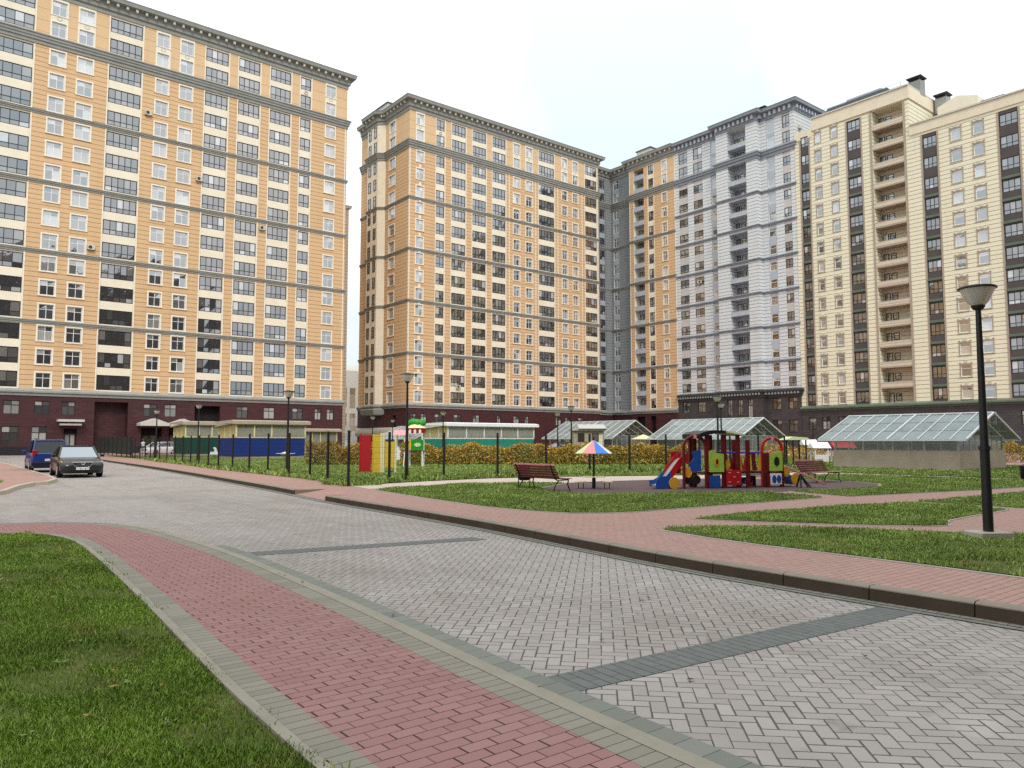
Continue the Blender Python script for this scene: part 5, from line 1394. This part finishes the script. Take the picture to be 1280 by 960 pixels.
# ------------------------------------------------------------------ nursery garden equipment
o = thing('play_screen', 'zigzag play screen of red and yellow boards behind the fence', 'play screen', (17.18, 33.35, .15), RZ)
for (x0, x1, z0, z1, y, m) in ((0, .48, .03, 1.82, 0, 'red_paint'), (.52, .93, .0, 1.84, .12, 'yellow_paint'), (1.14, 1.60, .26, 1.50, .05, 'yellow_paint')):
    mb = MB(); mb.bbox(x0, x1, y, y + .04, z0, z1, m, .008); mb.build('board', o)
for x, y in ((.96, .1), (1.08, .04), (1.66, .05), (-.05, .05)):
    mb = MB(); mb.bbox(x - .045, x + .045, y - .03, y + .06, 0, 1.9, 'cream_frame' if x > 0 else 'red_paint', .008); mb.build('post', o)
o = thing('play_tower', 'little play tower with a green crown, cream roof and red scalloped skirt', 'play tower', (24.07, 39.62, .14), RZ)
mb = MB(); mb.lathe([(.62, 2.32), (.02, 2.78)], 'cream_frame', n=8); mb.build('roof', o)
mb = MB()
for i in range(9):
    a = i * .7; mb.lathe([(.05, 2.45), (.2, 2.52), (.24, 2.68), (.14, 2.86), (.02, 2.9)], 'leaf_green', (.34 * math.cos(a), .34 * math.sin(a) + .2, .0 - .03 * (i % 3)), 7)
mb.build('crown', o)
mb = MB(); mb.lathe([(.55, 2.02), (.60, 2.31)], 'red_paint', n=8, cap=False); mb.build('skirt', o)
for i in range(3):
    mb = MB(); mb.disc((-.3 + .3 * i, 2.1), .08, .14, -.60, -.57, 'white_paint'); mb.build('scallop', o)
for x in (-.42, .42):
    for y in (-.4, .4): mb = MB(); mb.box(x - .04, x + .04, y - .04, y + .04, 0, 2.02, 'white_paint'); mb.build('post', o)
mb = MB(); mb.bbox(-.2, .5, -.50, -.45, 1.0, 1.62, 'leaf_green', .01); mb.build('panel', o)
mb = MB(); mb.disc((.15, 1.32), .2, .12, -.53, -.505, 'pale_green'); mb.build('panel_badge', o)
mb = MB(); mb.prism([(-.62, 1.08), (-.24, 1.02), (-.24, 1.66), (-.62, 1.7)], 'y', -.47, -.43, 'yellow_paint'); mb.build('panel', o)
mb = MB(); mb.box(-.46, .46, -.42, .42, .92, .98, 'bench_wood'); mb.build('deck', o)
mb = MB()
for i in range(5): mb.box(-.62, -.42, -.42 - .12 * i - .05, -.42 - .12 * i, .8 - .18 * i, .83 - .18 * i, 'orange_paint')
mb.path_tube([(-.62, -.42, .9), (-.62, -1.0, 0)], .025, 'white_paint', 6); mb.build('ladder', o)
def playhouse(label, x, y, w, h, roof, body='white_paint', d=.8):
    o = thing('playhouse', label, 'playhouse', (x, y, .14), RZ)
    mb = MB()
    for sx in (-1, 1):
        for sy in (0, 1): mb.box(sx * w / 2 - .04, sx * w / 2 + .04, sy * d, sy * d + .08, 0, h, body)
    mb.build('frame', o)
    mb = MB(); mb.bbox(-w / 2 + .045, w / 2 - .045, .02, .06, .1, h * .55, body, .006); mb.build('panel', o)
    mb = MB(); mb.prism([(-.15, h + .003), (d + .25, h + .003), (d / 2 + .05, h + .42)], 'x', -w / 2 - .18, w / 2 + .18, roof); mb.build('roof', o)
playhouse('small playhouse with a pink roof beside the play tower', 30.41, 52.47, .7, 2.0, 'pink_paint')
playhouse('playhouse with a white roof nearest the green sunshade', 54.6, 31.7, .8, 1.25, 'white_roof')
playhouse('larger white roofed playhouse left of the concrete base wall', 50.75, 28.66, .9, 1.05, 'white_roof')
playhouse('playhouse with a red roof behind the nearest glass pavilion', 53.96, 28.66, 1.3, 1.05, 'red_paint')
o = thing('sunshade', 'pale green flat sunshade on two thin posts beside the third glass roof', 'sunshade', (45.8, 27.5, .14), RZ)
mb = MB(); mb.prism([(-.85, 1.62), (.85, 1.62), (.6, 1.78), (-.3, 1.84)], 'y', 0, 1.4, 'pale_green'); mb.build('roof', o)
for x, y in ((-.3, .1), (.55, .1), (-.3, 1.3), (.55, 1.3)): mb = MB(); mb.box(x - .04, x + .04, y - .04, y + .04, 0, 1.617, 'black_metal'); mb.build('post', o)
def rider(label, x, y, kind):
    o = thing('spring_rider', label, 'spring rider', (x, y, .14), RZ)
    mb = MB(); pts = [(.10 * math.cos(i * .9), .10 * math.sin(i * .9), .02 + i * .016) for i in range(26)]; mb.path_tube(pts, .012, 'black_metal', 5); mb.build('spring', o)
    mb = MB()
    if kind == 'horse':
        mb.prism([(-.35, .45), (.3, .45), (.34, .62), (.22, .66), (.16, .95), (-.02, 1.05), (-.12, .96), (.0, .86), (-.02, .66), (-.34, .64)], 'y', -.05, .05, 'white_paint'); mb.box(-.38, .38, -.09, .09, .42, .447, 'white_paint')
    else:
        mb.prism([(-.35, .48), (.36, .5), (.34, .60), (.12, .74), (-.08, .74), (-.38, .62)], 'y', -.09, .09, 'white_paint'); mb.box(-.66, .66, -.28, -.095, .60, .63, 'white_paint'); mb.box(-.66, .66, .095, .28, .60, .63, 'white_paint')
    mb.build('seat_body', o)
    mb = MB(); mb.tube((-.02 if kind == 'horse' else .0, -.2, .80), (-.02 if kind == 'horse' else .0, .2, .80), .016, 'black_metal', n=6); mb.build('handle', o)
rider('white rocking animal on a spring in front of the green shelter', 20.67, 67.0, 'horse')
rider('white spring aeroplane in the grass in front of the blue shelter', 22.59, 56.12, 'plane')

# ------------------------------------------------------------------ cars
def paint(name, c, metal=.0):
    t = NT(name, .3, .5); t.base(t.mix(t.math('MULTIPLY', t.noise(3, 4), .25), c, tuple(x * .8 for x in c))); t.b.inputs['Metallic'].default_value = metal
    t.b.inputs['Coat Weight'].default_value = .35; t.b.inputs['Coat Roughness'].default_value = .04; MATS[name] = t.m
paint('car_grey', sv(40, 42, 41), .3); paint('car_blue', sv(24, 54, 122), .2); paint('car_white', sv(232, 232, 232)); paint('car_red', sv(186, 22, 34))
t = NT('car_glass', .03, .6); t.base((.012, .013, .014)); t.b.inputs['IOR'].default_value = 3.6; MATS['car_glass'] = t.m
t = NT('car_glass_dark', .04, .5); t.base((.01, .012, .016)); MATS['car_glass_dark'] = t.m
plain('tyre', sv(26, 26, 27), .85, .15, 9.)
plain('chrome', sv(206, 208, 210), .18, .05, 5., .5, .9)
plain('headlight', sv(214, 216, 214), .15, .08, 8., .6)
plain('tail_light', sv(150, 20, 22), .25, .1, 8., .5)
plain('grille', sv(18, 18, 19), .5, .1, 9.)
plain('plate', sv(226, 226, 222), .5, .03, 3.)
plain('plate_ink', sv(24, 24, 26), .6, .03, 3.)

def car(label, x, y, rz, body, L=4.8, W=1.82, H=1.46, kind='sedan', plate=True):
    """local frame: nose towards -y, wheels on z=0"""
    o = thing('parked_car', label, 'car', (x, y, .0), rz)
    hw = W / 2
    # stations from nose to tail: (y, half width, z bottom, z shoulder, z top of the lower body)
    if kind == 'sedan':
        st = [(0, .62, .36, .52, .58), (.05, .78, .24, .55, .66), (.22, .87, .20, .60, .74), (.7, .905, .19, .66, .83), (1.35, .91, .19, .70, .92), (2.4, .91, .19, .72, .95), (3.6, .91, .20, .74, .98), (4.3, .89, .24, .76, 1.03), (4.65, .84, .30, .74, 1.02), (4.8, .74, .42, .70, .92)]
        cab = [(1.30, .80, .93), (2.05, .66, H), (2.9, .66, H + .01), (3.35, .655, H - .04), (4.25, .74, 1.02)]
    else:
        st = [(0, .66, .38, .60, .72), (.06, .80, .26, .64, .82), (.3, .88, .22, .70, .92), (.85, .905, .2, .76, 1.02), (1.5, .91, .2, .80, 1.06), (2.6, .91, .2, .82, 1.06), (3.6, .91, .22, .84, 1.06), (4.15, .90, .26, .84, 1.06), (4.35, .86, .32, .82, 1.04), (4.4, .80, .42, .80, 1.0)]
        cab = [(.95, .80, 1.03), (1.75, .70, H), (2.9, .71, H + .03), (3.95, .70, H - .02), (4.36, .80, 1.02)]
    s = L / st[-1][0]
    rings = []
    for yy, w, zb, zs, zt in st:
        w = w * hw / .91; yy = yy * s - L / 2
        rings.append([(-w * .90, yy, zb), (w * .90, yy, zb), (w, yy, zb + .16), (w, yy, zs), (w * .95, yy, zt - .03), (w * .80, yy, zt), (-w * .80, yy, zt), (-w * .95, yy, zt - .03), (-w, yy, zs), (-w, yy, zb + .16)])
    mb = MB(); mb.loft(rings, body, True, True, True)
    me_o = mb.build('body', o)
    # cabin: roof and pillars in paint, glazing set just inside the pillars
    C_ = [(yy * s - L / 2, w * hw / .91, z) for yy, w, z in cab]
    zb = [c[2] for c in C_]
    mb = MB()
    r0, r1, r2, r3, r4 = C_
    base_w = .83 * hw / .91
    zbelt = r0[2] - .04
    A = [(-base_w, r0[0], r0[2] - .03), (base_w, r0[0], r0[2] - .03)]
    roof = [[(-r1[1], r1[0], r1[2] - .02), (-r1[1] * .8, r1[0], r1[2]), (r1[1] * .8, r1[0], r1[2]), (r1[1], r1[0], r1[2] - .02), (r1[1], r1[0], r1[2] - .07), (-r1[1], r1[0], r1[2] - .07)]]
    for r in (r2, r3): roof.append([(-r[1], r[0], r[2] - .02), (-r[1] * .8, r[0], r[2]), (r[1] * .8, r[0], r[2]), (r[1], r[0], r[2] - .02), (r[1], r[0], r[2] - .07), (-r[1], r[0], r[2] - .07)])
    mb.loft(roof, body, True, True, True); 
    for sx in (-1, 1):
        mb.tube((sx * base_w, r0[0], r0[2] - .04), (sx * r1[1], r1[0], r1[2] - .04), .04, body, n=6)
        mb.tube((sx * base_w * .98, r4[0], r4[2] - .03), (sx * r3[1], r3[0], r3[2] - .04), .05, body, n=6)
        ym = (r1[0] + r3[0]) / 2 + .05; mb.tube((sx * base_w * 1.02, ym, zbelt), (sx * r2[1], ym, r2[2] - .05), .035, 'grille', n=6)
    mb.build('roof', o)
    g = MB(); g.quad((-base_w + .03, r0[0] + .01, r0[2] - .05), (base_w - .03, r0[0] + .01, r0[2] - .05), (r1[1] - .02, r1[0] + .01, r1[2] - .05), (-r1[1] + .02, r1[0] + .01, r1[2] - .05), 'car_glass'); g.build('windscreen', o)
    g = MB(); g.quad((-base_w + .05, r4[0] - .01, r4[2] - .04), (base_w - .05, r4[0] - .01, r4[2] - .04), (r3[1] - .03, r3[0] - .01, r3[2] - .06), (-r3[1] + .03, r3[0] - .01, r3[2] - .06), 'car_glass_dark'); g.build('rear_window', o)
    for sx in (-1, 1):
        g = MB(); g.add([(sx * base_w, r0[0] + .02, zbelt), (sx * base_w * .99, r4[0] - .02, r4[2] - .04), (sx * (r3[1] - .005), r3[0], r3[2] - .06), (sx * (r1[1] - .005), r1[0], r1[2] - .06)], [(0, 1, 2, 3)], 'car_glass'); g.build('side_window', o)
        m_ = MB(); m_.bbox(sx * (hw + .10) - .09, sx * (hw + .10) + .09, r0[0] + .30, r0[0] + .40, r0[2] + .0, r0[2] + .13, body, .02); m_.build('mirror', o)
    wy = (-L / 2 + .19 * L, L / 2 - .22 * L)
    for sx in (-1, 1):
        for yy in wy:
            wv = MB(); wv.T = Matrix.Translation((sx * (hw - .10), yy, .325)) @ Matrix.Rotation(R(90), 4, 'Y')
            wv.lathe([(.24, -.11), (.31, -.11), (.325, -.08), (.325, .08), (.31, .11), (.24, .11)], 'tyre', n=20); t_ = wv.build('wheel', o)
            rv = MB(); rv.T = Matrix.Translation((sx * (hw + .008), yy, .325)) @ Matrix.Rotation(R(90), 4, 'Y'); rv.lathe([(.22, -.01), (.22, .005), (.06, .01), (.02, .012)], 'chrome', n=16); rv.build('rim', t_)
            av = MB(); n = 14
            for i in range(n):
                a, b = math.pi * i / n, math.pi * (i + 1) / n; P_ = lambda an, r_, xx: (sx * xx, yy + r_ * math.cos(an), .325 + r_ * math.sin(an))
                av.quad(P_(a, .33, hw + .004), P_(b, .33, hw + .004), P_(b, .385, hw + .004), P_(a, .385, hw + .004), 'grille')
            av.build('wheel_arch', o, norm=False)
    yn = -L / 2; lift = 0 if kind == 'sedan' else .08
    for sx in (-1, 1):
        h = MB(); k = W / 1.82
        h.add([(sx * .40 * k, yn + .07, .60 + lift), (sx * .80 * k, yn + .20, .64 + lift), (sx * .86 * k, yn + .33, .76 + lift), (sx * .62 * k, yn + .17, .725 + lift), (sx * .42 * k, yn + .09, .665 + lift),
               (sx * .40 * k, yn + .2, .60 + lift), (sx * .80 * k, yn + .4, .64 + lift), (sx * .84 * k, yn + .5, .75 + lift), (sx * .62 * k, yn + .4, .72 + lift), (sx * .42 * k, yn + .3, .66 + lift)],
              [(0, 1, 2, 3, 4), (0, 5, 6, 1), (1, 6, 7, 2), (2, 7, 8, 3), (3, 8, 9, 4), (4, 9, 5, 0)], 'headlight'); h.build('headlight', o)
        tl = MB(); zt = .72 if kind == 'sedan' else .86
        tl.bbox(sx * .72 * hw / .91 - .13, sx * .72 * hw / .91 + .13, L / 2 - .16, L / 2 - .0, zt, zt + (.15 if kind == 'sedan' else .34), 'tail_light', .02); tl.build('tail_light', o)
    g = MB(); g.prism([(-.40, .70 + lift), (.40, .70 + lift), (.30, .54 + lift), (.22, .50 + lift), (-.22, .50 + lift), (-.30, .54 + lift)], 'y', yn - .012, yn + .1, 'grille'); g.build('grille', o)
    g = MB(); 
    g.path_tube([(-.42, yn - .012, .71 + lift), (.42, yn - .012, .71 + lift)], .018, 'chrome', 6)
    for zz in (.56, .61, .66): g.tube((-.30, yn - .018, zz + lift), (.30, yn - .018, zz + lift), .006, 'chrome', n=4)
    g.path_tube([(-.42, yn - .012, .71 + lift), (-.30, yn - .012, .52 + lift), (-.2, yn - .012, .485 + lift), (.2, yn - .012, .485 + lift), (.30, yn - .012, .52 + lift), (.42, yn - .012, .71 + lift)], .012, 'chrome', 6)
    n = 14; g.path_tube([(.075 * math.cos(6.2832 * i / n), yn - .03, .665 + lift + .05 * math.sin(6.2832 * i / n)) for i in range(n + 1)], .010, 'chrome', 5); g.build('grille_trim', o)
    b = MB(); b.bbox(-.62, .62, yn + .0, yn + .1, .27, .36, 'grille', .02); b.build('lower_intake', o)
    for side, yy in ((-1, yn - .035), (1, L / 2 + .004)):
        p_ = MB(); zp = .37 if side < 0 else .62
        p_.box(-.26, .26, yy, yy + .02, zp, zp + .112, 'plate')
        if plate:
            yf = yy - .004 if side < 0 else yy + .0205
            # one letter, three figures, two letters and a small region code, as thin strokes
            xs = [-.235, -.16, -.105, -.05, .02, .085]
            for i, x0 in enumerate(xs):
                hh = .058 if 0 < i < 4 else .05; w_ = .042; m = 'plate_ink'
                z0 = zp + .025; st_ = .009
                segs = [((0, 1), (1, 1))]
                G_ = {0: 'tm', 1: 'tr', 2: 'tlrb', 3: 'lmr', 4: 'tm', 5: 'ltbmr'}[i]
                bx = lambda xa, xb, za, zb: p_.box(x0 + xa, x0 + xb, yf, yf + .0035, z0 + za, z0 + zb, m)
                if 't' in G_: bx(0, w_, hh - st_, hh)
                if 'b' in G_: bx(0, w_, 0, st_)
                if 'l' in G_: bx(0, st_, (hh / 2 if G_ == 'lmr' else st_ + .0005), hh - st_ - .0005)
                if 'r' in G_: bx(w_ - st_, w_, st_ * 0 + .0005, hh - st_ - .0005)
                if G_ == 'lmr': bx(st_ + .0005, w_ - st_ - .0005, hh / 2 - st_ / 2, hh / 2 + st_ / 2)
                if G_ == 'tm': bx(w_ / 2 - st_ / 2, w_ / 2 + st_ / 2, 0, hh - st_ - .0005)
                if G_ == 'ltbmr': bx(st_ + .0005, w_ - st_ - .0005, hh / 2 - st_ / 2, hh / 2 + st_ / 2)
            p_.box(.155, .157, yf, yf + .0035, zp + .005, zp + .107, 'plate_ink')
            for x0 in (.175, .215): p_.box(x0, x0 + .026, yf, yf + .0035, zp + .05, zp + .09, 'plate_ink')
        p_.build('number_plate', o)
    if kind == 'van':
        r_ = MB()
        for sx in (-.6, .6): r_.tube((sx, r1[0] + .2, H + .07), (sx, r3[0], H + .06), .02, 'grille', n=6)
        r_.build('roof_rail', o)
        b = MB(); b.bbox(-.86, .86, L / 2 - .10, L / 2 + .06, .34, .56, 'grille', .03); b.build('rear_bumper', o)
    return o
car('dark grey sedan parked with its nose to the camera at the kerb', 6.42, 41.85, R(-2), 'car_grey', 4.8, 1.82, 1.46)
car('blue minivan seen from behind, parked in front of the dark grey sedan', 6.15, 49.6, R(178), 'car_blue', 4.4, 1.80, 1.74, 'van')
car('white car half hidden behind the fence by the building entrance', 23.7, 97.5, R(-60), 'car_white', 4.5, 1.8, 1.6, 'van', False)
car('red car under the glass roof left of the play train', 61.0, 55.4, R(-45), 'car_red', 4.3, 1.78, 1.5, 'van', False)
car('red car parked behind the hedge left of the kiosk', 59.5, 66.5, R(-120), 'car_red', 4.3, 1.78, 1.5, 'van', False)
o = thing('market_umbrella', 'pale yellow parasol standing above the red car beside the glass roof', 'umbrella', (60.0, 53.6, .14))
mb = MB(); mb.tube((0, 0, 0), (0, 0, 2.2), .03, 'white_metal', n=6); mb.build('pole', o)
mb = MB(); mb.lathe([(1.3, 1.75), (1.28, 1.79), (.03, 2.25)], 'cream_frame', n=10); mb.build('canopy', o)

# ------------------------------------------------------------------ person behind the fence
def person(x, y, rz):
    t = NT('clothes', .85, .2); at = t.new('NewGeometry'); sp = t.new('SeparateXYZ'); tc = t.new('TexCoord'); t.link(tc.outputs['Object'], sp.inputs[0])
    t.base(t.ramp(t.math('DIVIDE', sp.outputs[2], 1.8), [(0., sv(30, 28, 30)), (.045, sv(176, 170, 168)), (.52, sv(34, 32, 40)), (.60, sv(224, 222, 226)), (.835, sv(196, 150, 126))], 'CONSTANT')); MATS['clothes'] = t.m
    P_ = {'hip': (0, 0, .95), 'waist': (0, 0, 1.1), 'chest': (0, .0, 1.32), 'neck': (0, 0, 1.48), 'chin': (0, -.02, 1.56), 'head': (0, -.02, 1.66), 'top': (0, -.01, 1.75),
          'hl': (.10, 0, .92), 'kl': (.12, -.06, .50), 'al': (.13, .02, .08), 'tl': (.14, -.16, .03), 'hr': (-.10, 0, .92), 'kr': (-.11, .02, .50), 'ar': (-.12, .14, .09), 'tr': (-.13, -.02, .03),
          'sl': (.19, 0, 1.42), 'el': (.25, .04, 1.14), 'wl': (.24, -.08, .90), 'fl': (.24, -.11, .80), 'sr': (-.19, 0, 1.42), 'er': (-.25, .03, 1.14), 'wr': (-.24, -.10, .90), 'fr': (-.24, -.13, .80)}
    rad = {'hip': (.15, .11), 'waist': (.135, .10), 'chest': (.165, .11), 'neck': (.055, .055), 'chin': (.06, .07), 'head': (.078, .095), 'top': (.05, .06), 'hl': (.09, .09), 'hr': (.09, .09), 'kl': (.06, .065), 'kr': (.06, .065), 'al': (.04, .045), 'ar': (.04, .045), 'tl': (.035, .025), 'tr': (.035, .025),
           'sl': (.06, .06), 'sr': (.06, .06), 'el': (.042, .042), 'er': (.042, .042), 'wl': (.03, .03), 'wr': (.03, .03), 'fl': (.03, .018), 'fr': (.03, .018)}
    E_ = [('hip', 'waist'), ('waist', 'chest'), ('chest', 'neck'), ('neck', 'chin'), ('chin', 'head'), ('head', 'top'), ('hip', 'hl'), ('hl', 'kl'), ('kl', 'al'), ('al', 'tl'), ('hip', 'hr'), ('hr', 'kr'), ('kr', 'ar'), ('ar', 'tr'), ('chest', 'sl'), ('sl', 'el'), ('el', 'wl'), ('wl', 'fl'), ('chest', 'sr'), ('sr', 'er'), ('er', 'wr'), ('wr', 'fr')]
    ks = list(P_); me = bpy.data.meshes.new('person'); me.from_pydata([P_[k] for k in ks], [(ks.index(a), ks.index(b)) for a, b in E_], [])
    o = link('person', me, None, (x, y, .14), rz)
    m = o.modifiers.new('skin', 'SKIN'); sv_ = me.skin_vertices[0].data
    for i, k in enumerate(ks): sv_[i].radius = rad[k]
    sv_[0].use_root = True
    o.modifiers.new('sub', 'SUBSURF').render_levels = 2; m.use_smooth_shade = True
    dg = bpy.context.evaluated_depsgraph_get(); ev = o.evaluated_get(dg); nm = bpy.data.meshes.new_from_object(ev); o.modifiers.clear(); o.data = nm; nm.name = 'person'
    nm.materials.clear(); nm.materials.append(MATS['clothes'])
    h = MB(); h.lathe([(.085, 1.60), (.105, 1.66), (.10, 1.73), (.06, 1.785), (.01, 1.79)], 'twig', (0, .015, 0), 12); h.build('hair', o)
    return tag(o, 'person in a white top and pale trousers walking behind the fence', 'person')
person(17.3, 77.2, R(150))
